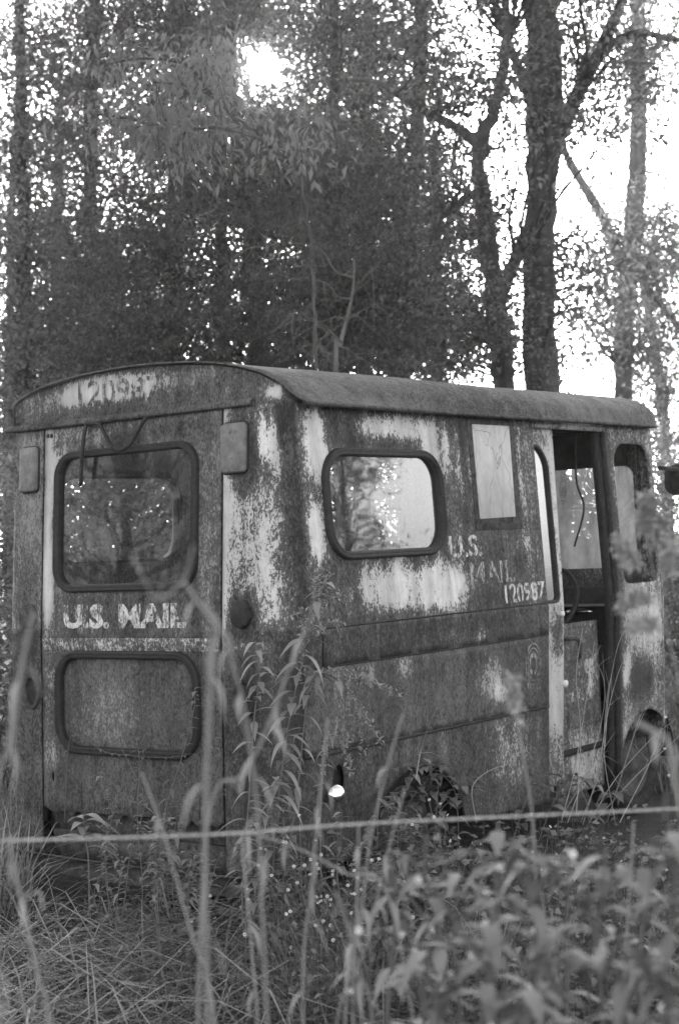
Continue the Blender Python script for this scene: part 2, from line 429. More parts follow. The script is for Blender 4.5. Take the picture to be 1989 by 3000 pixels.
def ring(mb, outline, fn, wd, h, off=0.0, flip=False, prof=None):
    """a rubber gasket swept round an outline"""
    P = np.array(outline); n = len(P)
    T = np.roll(P, -1, 0) - np.roll(P, 1, 0); nn = np.stack([-T[:, 1], T[:, 0]], 1); nn /= np.linalg.norm(nn, axis=1)[:, None]
    prof = prof or [(-1, -0.02), (-0.95, h * 0.6), (-0.6, h), (-0.1, h * 0.75), (0.1, h * 0.75), (0.6, h * 0.95), (0.95, h * 0.4), (1, -0.02)]
    V = []
    for s, o2 in prof: V += [fn(p[0] + q[0] * s * wd, p[1] + q[1] * s * wd, off + o2) for p, q in zip(P, nn)]
    i = np.arange(n); j = (i + 1) % n; m = len(prof)
    polys = [np.stack([k * n + i, k * n + j, (k + 1) * n + j, (k + 1) * n + i], 1) for k in range(m - 1)]
    if flip: polys = [p[:, ::-1] for p in polys]
    mb.add(V, polys)
def blobs(base, tone, B):
    """wear map: base paint, base tone, then (q, z, rq, rz, dpaint, dtone)"""
    def f(q, z):
        p, t_ = base(q, z) if callable(base) else base, tone(q, z) if callable(tone) else tone
        for bq, bz, rq, rz, dp, dt in B:
            d = ((q - bq) / rq) ** 2 + ((z - bz) / rz) ** 2
            if d < 4:
                k = math.exp(-d ** 1.6); p += dp * k; t_ += dt * k
        return (p, t_)
    return f

van = empty('mail_van', (1.6, 0.8, 0), 'rusty abandoned mail van with peeling paint, standing among the weeds', 'van')

drng = np.random.default_rng(5)
def drips(spans):
    out = []
    for q0, q1, z, n, amt in spans:
        for _ in range(n):
            L = drng.uniform(0.05, 0.20); out.append((drng.uniform(q0, q1), z - L * 0.8, drng.uniform(0.012, 0.03), L, amt * drng.uniform(0.2, 0.75), 0))
    return out
# wear of the right side, rear corner included, plus shade painted on its curve (q = x on the side, -y on the rear face)
wear_shade_r = blobs(lambda q, z: 0.33 if z > 1.19 else 0.22, lambda q, z: 0.75 if z > 1.16 else 0.18, [
    (-0.345, 1.62, 0.022, 0.60, 0.75, 0.4), (-0.20, 1.50, 0.13, 0.26, 0.22, 0.1), (-0.10, 1.45, 0.07, 0.40, 0.16, 0.0),
    (-0.13, 1.97, 0.06, 0.10, 0.42, 0.3), (-0.05, 1.92, 0.06, 0.10, 0.34, 0.1), (-0.28, 1.88, 0.11, 0.15, -0.25, 0),
    (-0.22, 1.27, 0.10, 0.09, -0.30, 0), (-0.02, 1.30, 0.08, 0.12, 0.12, 0.1), (0.10, 1.62, 0.06, 0.42, -0.26, 0), (0.04, 2.05, 0.09, 0.06, -0.2, 0),  # the tall dark band paints the shading of the rounded corner
    (0.26, 1.93, 0.07, 0.15, 0.72, 0.5), (0.22, 1.56, 0.05, 0.14, 0.55, 0.3), (0.30, 1.36, 0.15, 0.12, -0.2, 0),
    (0.45, 2.00, 0.13, 0.08, -0.18, 0), (0.78, 2.01, 0.28, 0.055, 0.48, 0.25), (1.12, 1.93, 0.13, 0.14, 0.42, 0.2), (0.62, 1.95, 0.3, 0.03, -0.2, 0),
    (0.75, 1.33, 0.35, 0.10, 0.42, 0.25), (1.10, 1.31, 0.20, 0.12, 0.40, 0.25), (0.6, 1.215, 0.5, 0.02, -0.15, 0),
    (1.30, 1.85, 0.08, 0.25, -0.05, 0), (1.60, 1.38, 0.25, 0.16, -0.12, -0.2), (1.5, 1.23, 0.3, 0.04, -0.2, 0),
    (1.90, 1.75, 0.07, 0.35, 0.10, -0.3), (1.60, 1.60, 0.25, 0.05, -0.2, 0), (1.84, 1.55, 0.03, 0.35, 0.15, 0.1),
    (0.05, 0.75, 0.45, 0.45, -0.16, -0.1), (1.62, 0.52, 0.22, 0.2, 0.22, 0.5), (1.2, 0.6, 0.3, 0.2, -0.04, 0.1),
    (-0.20, 1.13, 0.12, 0.03, 0.2, 0.7)] + drips([(0.2, 1.4, 2.07, 16, -0.4), (0.3, 1.15, 1.455, 10, -0.35), (-0.34, 0.15, 2.08, 12, -0.4), (0.3, 1.15, 1.455, 5, 0.3), (0.25, 1.9, 0.66, 12, 0.18), (-0.35, -0.2, 1.82, 4, 0.35), (1.2, 1.97, 2.0, 12, 0.3)]))
rear_win = rrect(-1.325, -0.503, 1.38, 1.965, 0.095)
low_win = rrect(-1.307, -0.492, 0.685, 1.095, 0.115)
side_win = rrect(ux(0.294), ux(1.119), 1.474, 1.902, 0.125)
arch_r = [(ux(0.87) + 0.36 * math.cos(a), 0.24 + 0.31 * math.sin(a)) for a in np.linspace(math.pi, 0, 15)]
fuel = [(ux(0.302) + 0.042 * math.cos(a), 0.572 + 0.062 * math.sin(a)) for a in np.linspace(0, 2 * math.pi, 17)[:-1]]
outl = [(uy(0.352), 0.22), (ux(0.50), 0.24)] + arch_r[1:-1] + [(ux(1.24), 0.24), (ux(1.982), 0.22), (ux(1.982), 2.10), (uy(0.352), 2.10)]
sheet('side_panel', outl, [side_win, fuel], wall, M_BODY, van, paint=lambda u, z: wear_shade_r(qof(u), z))

# front wing with the quarter window
wear_f = blobs(0.42, lambda q, z: 0.6, [(3.0, 1.05, 0.2, 0.2, 0.25, 0.2), (2.95, 0.72, 0.13, 0.12, -0.5, -0.3), (2.80, 0.78, 0.05, 0.10, 0.4, 0.3),
    (2.80, 1.9, 0.1, 0.3, 0.0, 0), (2.76, 1.4, 0.02, 0.6, -0.2, 0), (3.15, 1.0, 0.1, 0.15, 0.2, 0.2), (2.80, 0.45, 0.06, 0.2, 0.1, 0)])
fw = rrect(ux(2.795), ux(3.205), 1.24, 1.99, (0.05, 0.06, 0.11, 0.13))
arch_f = [(ux(3.03) + 0.31 * math.cos(a), 0.25 + 0.305 * math.sin(a)) for a in np.linspace(math.pi, 0, 15)]
outf = [(ux(2.742), 0.20)] + [(ux(2.72) + 0.022, 0.2)] * 0 + arch_f[1:-1] + [(UF + C2 + 0.07, 0.25), (UF + C2 + 0.07, 2.10), (ux(2.742), 2.10)]
sheet('front_wing', outf, [fw], wall, M_BODY, van, paint=lambda u, z: wear_f(qof(u) if u < UF else 3.25, z))
# far side, mirrored, with the same windows
wear_l = blobs(lambda q, z: 0.52 if z > 1.19 else 0.2, lambda q, z: 0.25 if z > 1.16 else 0.1, [(-0.12, 1.4, 0.05, 0.2, -0.1, 0), (-0.2, 1.27, 0.07, 0.3, -0.3, 0)])
outl2 = [(uy(WL - 1.432) + RL - R1 - UL, 0.22), (ux(0.50), 0.24)] + arch_r[1:-1] + [(ux(1.24), 0.24)] + arch_f[1:-1] + [(UF + C2 + 0.07, 0.25), (UF + C2 + 0.07, 2.10), (uy(WL - 1.432) + RL - R1 - UL, 2.10)]
sheet('side_panel', outl2, [side_win, rrect(ux(2.05), ux(2.6), 1.22, 2.0, 0.1), fw], wall_l, M_BODY, van, flip=True, paint=lambda u, z: wear_l(qof(u), z))

# front with the windscreen opening
ws = rrect(0.175, W - 0.175, 1.315, 1.89, 0.07)
sheet('front_panel', [(0.155, 0.3), (W - 0.155, 0.3), (W - 0.155, 2.1), (0.155, 2.1)], [ws], lambda a, z, o: (LEN + o, a, z), M_BODY, van, paint=lambda a, z: (0.3, 0.5), sp=0.06)
mb = MB(); P = [(a, z) for a, z in rrect(0.165, W - 0.165, 1.305, 1.90, 0.07)]
mb.add([(LEN - 0.006, a, z) for a, z in P], [np.arange(len(P))[None]]); wind = mb.build('windscreen', M_WIND, van)
for a0, z0, a1, z1 in ((0.30, 1.62, 0.62, 1.885), (0.36, 1.66, 0.52, 1.885), (0.38, 1.70, 0.45, 1.887), (0.30, 1.60, 0.63, 1.72), (0.34, 1.655, 0.60, 1.66), (0.19, 1.70, 0.28, 1.62), (0.18, 1.62, 0.27, 1.56), (0.19, 1.66, 0.25, 1.60), (0.20, 1.58, 0.24, 1.52)):
    mb = MB(); mb.tube(spline([(LEN - 0.012, a0, z0), (LEN - 0.012, (a0 + a1) / 2 + 0.006, (z0 + z1) / 2 + 0.004), (LEN - 0.012, a1, z1)], 7), 0.0016, 4); mb.build('crack', M_CRACK, wind)

# roof
prof = np.array([(-0.012, 2.078), (-0.030, 2.083), (-0.026, 2.094), (0.019, 2.124), (0.075, 2.173), (0.155, 2.222), (0.271, 2.259), (0.389, 2.283), (0.558, 2.303),
                 (0.75, 2.315), (0.888, 2.319), (1.02, 2.318), (1.156, 2.314), (1.30, 2.301), (1.436, 2.281), (1.56, 2.250), (1.625, 2.215), (1.655, 2.165), (1.665, 2.10), (1.65, 2.085)])
def zroof(y):
    return float(np.interp(y, prof[1:, 0], prof[1:, 1]))
pr = np.vstack([prof[:2], spline(prof[2:-2], 64), prof[-2:]])
def xr(y): return float(np.interp(y, [-0.03, 0.019, 0.075, 0.155, 0.3, 1.45, 1.62, 1.67], [0.135, 0.118, 0.098, 0.078, 0.052, 0.052, 0.07, 0.10]))
NX = 70; V = []; pa = []
for k in range(NX + 1):
    s = 1 - (1 - k / NX) ** 1.7
    for y, z in pr:
        x0 = xr(y); lf = 3.262 + 0.14 * max(0, 1 - abs((y - 0.815) / 0.845) ** 6); x = x0 + (lf - x0) * s
        bx = min(1, max(0, (x - 0.25) / 1.0)); bx = bx * bx * (3 - 2 * bx); y_in = y
        if y < 0.55: y = y + bx * float(np.interp(z, [2.08, 2.095, 2.124, 2.173, 2.222, 2.259, 2.283, 2.303], [0.020, 0.018, -0.016, -0.047, -0.063, -0.070, -0.055, 0.0]))
        if x > lf - 0.118:
            dd = (x - lf + 0.118) / 0.118; zz = z - (z - 2.083) * (1 - math.sqrt(max(0, 1 - (0.985 * dd) ** 2.6)))
            yy = 0.815 + (y - 0.815) * (1 - 0.03 * dd ** 3)
        else: zz, yy = z, y
        zz += 0.004 * math.sin(x * 2.1 + y * 3) * (1 if z > 2.15 else 0)
        V.append((x, yy, zz)); pa.append((0.26 + 0.12 * math.sin(x * 3 + y), 0.2 + (0.3 if z > 2.2 else 0)))
m_ = len(pr); i = (np.arange(NX)[:, None] * m_ + np.arange(m_ - 1)[None]).ravel()
pa = np.array(pa)
roof = mesh('roof', V, [np.stack([i, i + m_, i + m_ + 1, i + 1], 1)], M_ROOF, van, True, {'paint': pa[:, 0], 'tone': pa[:, 1]})
md = roof.modifiers.new('thickness', 'SOLIDIFY'); md.thickness = 0.006; md.offset = -1
mb = MB(); mb.tube([(x, -0.026 + 0.02 * min(1, max(0, (x - 0.25) / 1.0)) ** 2 * (3 - 2 * min(1, max(0, (x - 0.25) / 1.0))), 2.086) for x in np.linspace(0.14, 3.235, 60)], 0.0085, 8); mb.build('roof_lip', M_RUST, van, True)
# roof header above the rear door, wrapped round both corners
wear_h = blobs(0.20, 0.45, [(-0.98, 2.235, 0.30, 0.06, 0.75, 0.45), (-1.22, 2.22, 0.08, 0.05, 0.5, 0.1), (-1.45, 2.2, 0.16, 0.07, 0.28, -0.1), (-0.55, 2.24, 0.14, 0.04, 0.22, -0.15), (-0.40, 2.25, 0.08, 0.03, 0.2, -0.15),
    (-0.09, 2.14, 0.04, 0.03, 0.6, 0.5), (-0.05, 2.16, 0.2, 0.06, 0.12, 0)])
V, pa = [], []
UE = -(WL - R1 - RL)
us = np.concatenate([np.linspace(C1 + 0.02, 0.0, 12), np.linspace(-0.03, UE + 0.03, 46), UE - np.linspace(0, math.pi * RL / 2, 9)])
NZ = 9
for u in us:
    for k in range(NZ + 1):
        if u >= UE: x, y, z = wall(u, 2.094)
        else:
            x, y, z = wall(UE - u, 2.094, 0.0, RL); y = WL - y
        zt = zroof(y) - 0.008; z = 2.094 + (zt - 2.094) * k / NZ
        x2 = x + (rx(z) - rx(2.094)) * 0.6
        V.append((x2, y, z)); pa.append(wear_h(-y if u < 0 else -y + (0.2 if u > 0.5 * C1 else 0), z))
n_ = NZ + 1; i = (np.arange(len(us) - 1)[:, None] * n_ + np.arange(NZ)[None]).ravel(); pa = np.array(pa)
mesh('roof_header', V, [np.stack([i, i + 1, i + n_ + 1, i + n_], 1)], M_BODY, van, True, {'paint': pa[:, 0], 'tone': pa[:, 1]})
# drip rail over the door
mb = MB()
ys = np.linspace(0.19, 1.66, 40)
sec = [(0.004, 2.124), (-0.014, 2.121), (-0.024, 2.110), (-0.026, 2.098), (-0.020, 2.093), (0.010, 2.093)]
V = [(rx(2.11) + a, y, z) for y in ys for a, z in sec]; n_ = len(sec)
i = (np.arange(len(ys) - 1)[:, None] * n_ + np.arange(n_ - 1)[None]).ravel()
pv = np.full(len(V), 0.25)
rail = mesh('drip_rail', V, [np.stack([i, i + n_, i + n_ + 1, i + 1], 1)], M_ROOF, van, True, {'paint': pv, 'tone': pv})

# rear door
wear_d = blobs(lambda q, z: 0.45 if z > 1.17 else 0.26, lambda q, z: 0.28 if z > 1.17 else 0.12, [
    (-1.395, 1.75, 0.025, 0.42, 0.55, 0.7), (-1.385, 1.40, 0.035, 0.18, 0.7, 0.7), (-1.34, 1.9, 0.05, 0.2, 0.25, 0.5), (-0.60, 2.03, 0.16, 0.05, -0.35, 0), (-0.9, 2.0, 0.1, 0.05, -0.35, 0),
    (-1.1, 2.05, 0.2, 0.03, 0.1, 0.2), (-0.43, 1.7, 0.03, 0.3, -0.05, 0), (-0.9, 1.255, 0.47, 0.10, -0.26, 0), (-1.15, 1.255, 0.13, 0.055, 0.22, 0.6), (-0.6, 1.255, 0.1, 0.055, 0.16, 0.6),
    (-1.30, 1.14, 0.13, 0.028, 0.38, 0.75), (-0.85, 1.14, 0.35, 0.028, 0.20, 0.75), (-1.37, 0.95, 0.04, 0.2, 0.12, 0.4), (-1.36, 0.66, 0.06, 0.07, 0.3, 0.4),
    (-0.9, 0.5, 0.5, 0.15, -0.05, 0)] + drips([(-1.4, -0.4, 2.07, 14, -0.3), (-1.3, -0.5, 1.36, 8, -0.25), (-1.4, -0.4, 1.06, 8, 0.15), (-1.3, -0.5, 0.66, 8, 0.2)]))
edge = [(-1.42, 0.43)]
for k in range(1, 30):
    a = -1.42 + k * 1.052 / 30
    edge.append((a, 0.41 + 0.025 * math.sin(k * 2.3) * (1 if 3 < k < 27 else 0.3) + (0.07 if k in (9, 10, 17, 18, 22) else 0)))
edge += [(-0.368, 0.43), (-0.368, 2.092), (-1.42, 2.092)]
hole = [(-1.362 + 0.010 * math.cos(a), 0.56 + 0.022 * math.sin(a)) for a in np.linspace(0, 2 * math.pi, 11)[:-1]]
door = sheet('rear_door', edge, [rear_win, low_win, hole], rear, M_BODY, van, off=-0.003, paint=wear_d)
mb = MB(); ring(mb, rear_win, rear, 0.0165, 0.020); gk = mb.build('window_gasket', M_RUBBER, door, True)
mb = MB(); P = rrect(-1.33, -0.498, 1.375, 1.97, 0.1); mb.add([rear(a, z, -0.006) for a, z in P], [np.arange(len(P))[None]]); mb.build('window_glass', M_GLASS_R, door)
mb = MB(); ring(mb, low_win, rear, 0.0175, 0.022); mb.build('window_gasket', M_RUBBER, door, True)
sheet('infill_panel', rrect(-1.305, -0.494, 0.687, 1.093, 0.112), [], rear, M_BODY, door, off=-0.010, thick=0.004,
      paint=blobs(0.30, 0.18, [(-1.0, 0.85, 0.25, 0.12, 0.14, 0.1), (-0.55, 0.9, 0.1, 0.2, 0.05, -0.1)]))
for Q, o_, h_, pv, tv in (([(-1.365, 0.415), (-0.49, 0.43), (-0.49, 0.525), (-1.365, 0.514)], -0.002, 0.006, 0.2, 0.1), ([(-1.418, 1.112), (-0.372, 1.112), (-0.372, 1.166), (-1.418, 1.166)], -0.003, 0.0035, 0.42, 0.85)):
    mb = MB(); plate(mb, densify(Q, 0.05), rear, o_, h_, 0.002); V = np.concatenate(mb.V)
    mesh('door_strip', V, [np.concatenate(v) for v in mb.P.values()], M_BODY, door, False, {'paint': np.full(len(V), pv), 'tone': np.full(len(V), tv)})
for a0, a1 in ((-0.370, -0.350), (-1.434, -1.418)):
    mb = MB(); mb.box((a0, 0.36, -0.03), (a1, 2.09, -0.008), f=lambda a, z, o: rear(a, z, o)); mb.build('door_seal', M_RUBBER, van)
for y, z in ((1.376, 2.07), (1.398, 2.072)):
    mb = MB(); P = [(-y + 0.007 * math.cos(a), z - 0.01 + 0.010 * math.sin(a)) for a in np.linspace(0, 2 * math.pi, 9)[:-1]]; plate(mb, P, rear, 0.0, 0.003, 0.001); mb.build('hinge_hole', M_DARK, door)

# plates and lamps of the rear corners
for a0, a1, z0, z1 in ((-0.352, -0.222, 1.827, 2.030), (-1.562, -1.454, 1.817, 2.018)):
    mb = MB(); plate(mb, rrect(a0, a1, z0, z1, 0.020), rear, 0.0, 0.026, 0.010); lc = mb.build('lamp_cover', M_COVER, van, True)
    mb = MB(); ring(mb, rrect(a0 - 0.002, a1 + 0.002, z0 - 0.002, z1 + 0.002, 0.022), rear, 0.004, 0.008, 0.0); mb.build('cover_seal', M_RUBBER, lc)
    for da, dz in ((0.055, 0.165), (0.085, 0.168), (0.072, 0.14), (0.06, 0.06), (0.08, 0.045)):
        mb = MB(); P = [(a0 + da * (a1 - a0) / 0.13 + 0.004 * math.cos(a), z0 + dz + 0.005 * math.sin(a)) for a in np.linspace(0, 2 * math.pi, 9)[:-1]]; plate(mb, P, rear, 0.026, 0.003, 0.001); mb.build('rivet', M_COVER, lc)
def disc(cy_, cz_, ra, rz_, n=24, jag=0.0):
    return [(-cy_ + ra * (1 + jag * math.sin(7 * a + 1)) * math.cos(a), cz_ + rz_ * (1 + jag * math.cos(5 * a)) * math.sin(a)) for a in np.linspace(0, 2 * math.pi, n + 1)[:-1]]
def corner(a, z, off):                       # follows the wall round the right corner
    return wall(uy(-a), z, off)
def corner_l(a, z, off):
    x, y, z = wall(RL - (WL + a), z, off, RL); return (x, WL - y, z)
for cy_, fn, fl in ((0.246, corner, False), (1.500, corner_l, False)):
    mb = MB(); plate(mb, disc(cy_, 1.262, 0.052, 0.056, jag=0.03), fn, 0.0, 0.022, 0.008, dome=-0.004); mb.build('reflector', M_DARK if cy_ < 1 else M_RUST, van, True)
    mb = MB(); ring(mb, disc(cy_ - (0.015 if cy_ < 1 else 0.02), 0.93, 0.046, 0.070), fn, 0.009, 0.02); rr = mb.build('tail_lamp', M_RIM if cy_ > 1 else M_DARK, van, True)
    mb = MB(); plate(mb, disc(cy_ - (0.015 if cy_ < 1 else 0.02), 0.93, 0.038, 0.062), fn, -0.002, 0.006, 0.002, dome=0.012 if cy_ > 1 else -0.002); mb.build('lamp_glass', M_DARK, rr, True)
# corner skin of the left rear edge is part of the far side panel; lower stain strip
# loose rubber strip hanging from the drip rail
def on_rear(px, py, off=0.0):
    """intersect the ray through full-size photo pixel with the rear face"""
    v = RC @ np.array([(px - CX) / FPX, -(py - CY) / FPX, -1.0]); z = 1.5
    for _ in range(20):
        s = (rx(z) - off - CAM[0]) / v[0]; p = CAM + v * s; z = p[2]
    return p
def on_side(px, py, off=0.0):
    v = RC @ np.array([(px - CX) / FPX, -(py - CY) / FPX, -1.0]); z = 1.5
    for _ in range(20):
        s = (sy(z) - off - CAM[1]) / v[1]; p = CAM + v * s; z = p[2]
    return p
dpt = lambda x, y, off: on_rear(100 + x * 0.4464, 1050 + y * 0.4464, off)
mb = MB()
mb.tube(spline([dpt(350, 415, 0.02), dpt(335, 480, 0.03), dpt(320, 580, 0.04), dpt(312, 700, 0.035), dpt(308, 838, 0.03)], 20), 0.0085, 8)
mb.tube(spline([dpt(352, 425, 0.02), dpt(390, 425, 0.025), dpt(430, 432, 0.03), dpt(470, 505, 0.035), dpt(515, 580, 0.04), dpt(570, 600, 0.045), dpt(625, 570, 0.04), dpt(670, 500, 0.035), dpt(715, 420, 0.03), dpt(740, 385, 0.02)], 40), 0.0085, 8)
mb.build('hanging_strip', M_RUBBER, van, True)

# lettering
def text_mesh(s, off=0.03):
    c = bpy.data.curves.new('t', 'FONT'); c.body = s; c.size = 1; c.offset = off; c.resolution_u = 3
    o = bpy.data.objects.new('t', c); COL.objects.link(o); bpy.context.view_layer.update()
    me = bpy.data.meshes.new_from_object(o.evaluated_get(bpy.context.evaluated_depsgraph_get()))
    bpy.data.objects.remove(o); bpy.data.curves.remove(c)
    V = np.array([v.co[:2] for v in me.vertices]); F = [tuple(p.vertices) for p in me.polygons]
    bpy.data.meshes.remove(me); return V, F
def lettering(s, a0, a1, z0, z1, fn, mat, parent, off=0.002, bold=0.03, shear=0.0):
    V, F = text_mesh(s, bold); lo, hi = V.min(0), V.max(0); V = (V - lo) / (hi - lo)
    pts = [fn(a0 + (a1 - a0) * x, z0 + (z1 - z0) * y + shear * x, off) for x, y in V]
    me = bpy.data.meshes.new('lettering'); me.from_pydata([tuple(map(float, p)) for p in pts], [], F); me.materials.append(mat)
    return link(bpy.data.objects.new('lettering', me), parent)
lettering('U.S. MAIL', -1.275, -0.545, 1.207, 1.312, rear, M_LET, door, 0.004, 0.045)
lettering('120987', -1.20, -0.70, 2.175, 2.285, lambda a, z, o: (rx(2.094) + (rx(z) - rx(2.094)) * 0.6 - o, -a, z), M_LETD, van, 0.004, 0.02, -0.018)
lettering('U.S.', 1.155, 1.425, 1.437, 1.537, side, M_LET, van, 0.004, 0.02)
lettering('MAIL', 1.310, 1.690, 1.309, 1.411, side, M_LET2, van, 0.004, 0.02)
lettering('120987', 1.590, 1.958, 1.207, 1.298, side, M_LET, van, 0.004, 0.02)

# side window
mb = MB(); ring(mb, side_win, wall, 0.0175, 0.024); sg = mb.build('window_gasket', M_RUBBER, van, True)
mb = MB(); P = rrect(ux(0.285), ux(1.128), 1.466, 1.910, 0.125); mb.add([wall(a, z, -0.004) for a, z in P], [np.arange(len(P))[None]]); mb.build('window_glass', M_GLASS, sg)
mb = MB(); ring(mb, side_win, wall_l, 0.017, 0.024, flip=True); sg2 = mb.build('window_gasket', M_RUBBER, van, True)
mb = MB(); mb.add([wall_l(a, z, -0.004) for a, z in P], [np.arange(len(P))[None]]); mb.build('window_glass', M_GLASS_R, sg2)

# belt band, rub panel, lower rail
wear_b = blobs(0.10, 0.75, [(1.3, 1.1, 0.5, 0.03, 0.05, 0.2), (1.38, 1.075, 0.06, 0.02, 0.4, 0.2), (0.45, 1.11, 0.2, 0.04, 0.1, 0.2), (1.85, 1.1, 0.2, 0.06, 0.14, -0.5)])
sheet('belt_band', [(ux(0.205), 1.039), (ux(1.978), 1.036), (ux(1.978), 1.186), (ux(0.205), 1.186)], [], wall, M_BODY, van, off=0.006, thick=0.008, paint=lambda u, z: wear_b(qof(u), z))
wear_m = blobs(0.30, 0.12, [(1.45, 0.87, 0.12, 0.1, 0.2, 0.5), (1.55, 0.80, 0.1, 0.05, 0.2, 0.6), (0.75, 1.0, 0.07, 0.06, 0.2, 0.4), (0.5, 0.98, 0.05, 0.05, 0.2, 0.4), (1.82, 0.9, 0.10, 0.12, -0.05, 0.6), (0.3, 0.8, 0.1, 0.2, 0.05, 0.2)] + drips([(0.2, 1.9, 1.02, 14, 0.2)]))
sheet('rub_panel', [(ux(0.100), 0.700), (ux(1.978), 0.690), (ux(1.978), 1.033), (ux(0.100), 1.033)], [], wall, M_BODY, van, off=0.004, thick=0.008, paint=lambda u, z: wear_m(qof(u), z))
for z0, x0, r_ in ((1.190, 0.205, 0.0035), (1.0355, 0.15, 0.0045), (0.686, 0.10, 0.005)):  # lowest tube is a dark line for the shadow under the rub panel
    mb = MB(); mb.tube([wall(u, z0, 0.003) for u in np.linspace(ux(x0), ux(1.978), 40)], r_, 6); mb.build('seam_and_shade_line', M_DARK, van)
for x0, z0, z1 in ((0.203, 1.04, 1.186), (0.098, 0.69, 1.03)):
    mb = MB(); mb.tube([wall(ux(x0), z, 0.004) for z in np.linspace(z0, z1, 8)], 0.0035, 6); mb.build('seam_and_shade_line', M_DARK, van)
# worn round emblem on the rub panel
mb = MB()
em = lambda a, z, o: side(a, z, o)
th = np.linspace(0, 2 * math.pi, 41)[:-1]; i = np.arange(40); rads = (0.03, 0.05, 0.066, 0.072, 0.084, 0.092)
V = [em(1.825 + r * 0.78 * math.cos(a), 0.905 + r * 1.12 * math.sin(a), 0.0075) for r in rads for a in th]
mb.add(V, [np.stack([k * 40 + i, k * 40 + (i + 1) % 40, (k + 1) * 40 + (i + 1) % 40, (k + 1) * 40 + i], 1) for k in (0, 2, 4)])
mb.build('emblem', mat_letter('worn_emblem', 0.36, 0.485), van)

# notice plate; dark plate behind it paints its shadow outline and peeled recess
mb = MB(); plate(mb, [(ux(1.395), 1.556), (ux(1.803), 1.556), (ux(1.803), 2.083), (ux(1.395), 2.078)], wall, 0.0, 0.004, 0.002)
nb = mb.build('notice_shadow_border', M_RUST, van)
m, t, out = newmat('cracked_notice'); co = objco(t)
vo = N(t, 'ShaderNodeTexVoronoi', feature='DISTANCE_TO_EDGE'); vo.inputs['Scale'].default_value = 8
dn = N(t, 'ShaderNodeTexNoise'); dn.inputs['Scale'].default_value = 6; t.links.new(co, dn.inputs['Vector'])
vm = N(t, 'ShaderNodeVectorMath', operation='MULTIPLY_ADD'); vm.inputs[1].default_value = (0.12, 0.12, 0.35); t.links.new(dn.outputs['Color'], vm.inputs[0]); t.links.new(co, vm.inputs[2])
t.links.new(mapping(t, vm.outputs[0], (1.0, 1.0, 0.35)), vo.inputs['Vector'])
ck = ramp(t, vo.outputs['Distance'], [(0.0, 0.5), (0.018, 1.0)])
principled(t, out, math_(t, 'MULTIPLY', math_(t, 'MULTIPLY', ck, ramp(t, noise(t, mapping(t, co, (1, 1, 0.15)), 20, 8, 0.7), [(0.3, 0.72), (0.6, 1.0)])), ramp(t, noise(t, co, 5, 9, 0.75), [(0.3, 0.42), (0.65, 0.66)])), 0.6, 0.3, bump=ck, bumpstr=0.3)
M_PAPER = m
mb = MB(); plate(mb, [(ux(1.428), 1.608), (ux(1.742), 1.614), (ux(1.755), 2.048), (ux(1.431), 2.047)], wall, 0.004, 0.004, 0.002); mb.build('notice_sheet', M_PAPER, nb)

# fuel filler: dark box behind the hole, cap hanging below it
mb = MB(); mb.box((0.235, 0.05, 0.50), (0.375, 0.12, 0.66)); fb = mb.build('filler_pocket', M_DARK, van)
mb = MB(); c0 = np.array(on_side(776 * 1.2685, 1832 * 1.2685, 0.035)); ax = unit(np.array([-0.55, -0.8, 0.25]))
e1 = unit(np.cross(ax, [0, 0, 1])); e2 = np.cross(e1, ax)
th = np.linspace(0, 2 * math.pi, 29)[:-1]; V = []
for rr_, hh in ((0.034, -0.022), (0.036, 0.0), (0.033, 0.008), (0.020, 0.013), (0.006, 0.0145)): V += [c0 + ax * hh + rr_ * (math.cos(a) * e1 + math.sin(a) * e2) for a in th]
i = np.arange(28); mb.add(V, [np.stack([k * 28 + i, k * 28 + (i + 1) % 28, (k + 1) * 28 + (i + 1) % 28, (k + 1) * 28 + i], 1)[:, ::-1] for k in range(4)] + [(4 * 28 + i)[::-1][None] * 1])
mb.build('fuel_cap', M_CHROME, van, True)

# sliding door, pushed back behind the side panel
def inner(a, z, off=0.0): x, y, z2 = wall(a, z, off - 0.03); return (x, y, z2)
wear_s = blobs(0.55, 0.6, [(2.05, 0.8, 0.2, 0.3, 0.25, 0.2), (2.12, 1.0, 0.07, 0.12, -0.4, 0), (2.2, 1.6, 0.04, 0.5, 0.15, 0.3), (2.05, 0.4, 0.1, 0.2, -0.1, -0.2)])
dw = rrect(ux(1.75), ux(2.147), 1.19, 1.965, (0.03, 0.03, 0.13, 0.05))
sdoor = sheet('sliding_door', [(ux(1.70), 0.28), (ux(2.175), 0.28), (ux(2.19), 1.19), (ux(2.228), 2.055), (ux(1.70), 2.055)], [dw], inner, M_BODY, van, thick=0.022, paint=lambda u, z: wear_s(qof(u), z))
mb = MB(); P = rrect(ux(1.74), ux(2.152), 1.185, 1.970, (0.03, 0.03, 0.13, 0.05)); mb.add([inner(a, z, -0.010) for a, z in P], [np.arange(len(P))[None]]); mb.build('door_glass', M_GLASS, sdoor)
mb = MB(); ring(mb, dw, inner, 0.008, 0.006); mb.build('glass_seal', M_RUBBER, sdoor)
for x, z, r_ in ((2.165, 1.125, 0.014), (2.19, 0.775, 0.018)):
    mb = MB(); P = [(ux(x) + r_ * math.cos(a), z + r_ * math.sin(a)) for a in np.linspace(0, 2 * math.pi, 15)[:-1]]; plate(mb, P, inner, 0.0, 0.014, 0.006, dome=0.004); mb.build('door_knob', M_CRACK, sdoor, True)
mb = MB(); mb.box((1.985, 0.048, 2.050), (2.745, 0.075, 2.092)); V = np.concatenate(mb.V)
mesh('door_rail', V, [np.concatenate(v) for v in mb.P.values()], M_BODY, van, False, {'paint': np.full(len(V), 0.62), 'tone': np.full(len(V), 0.7)})
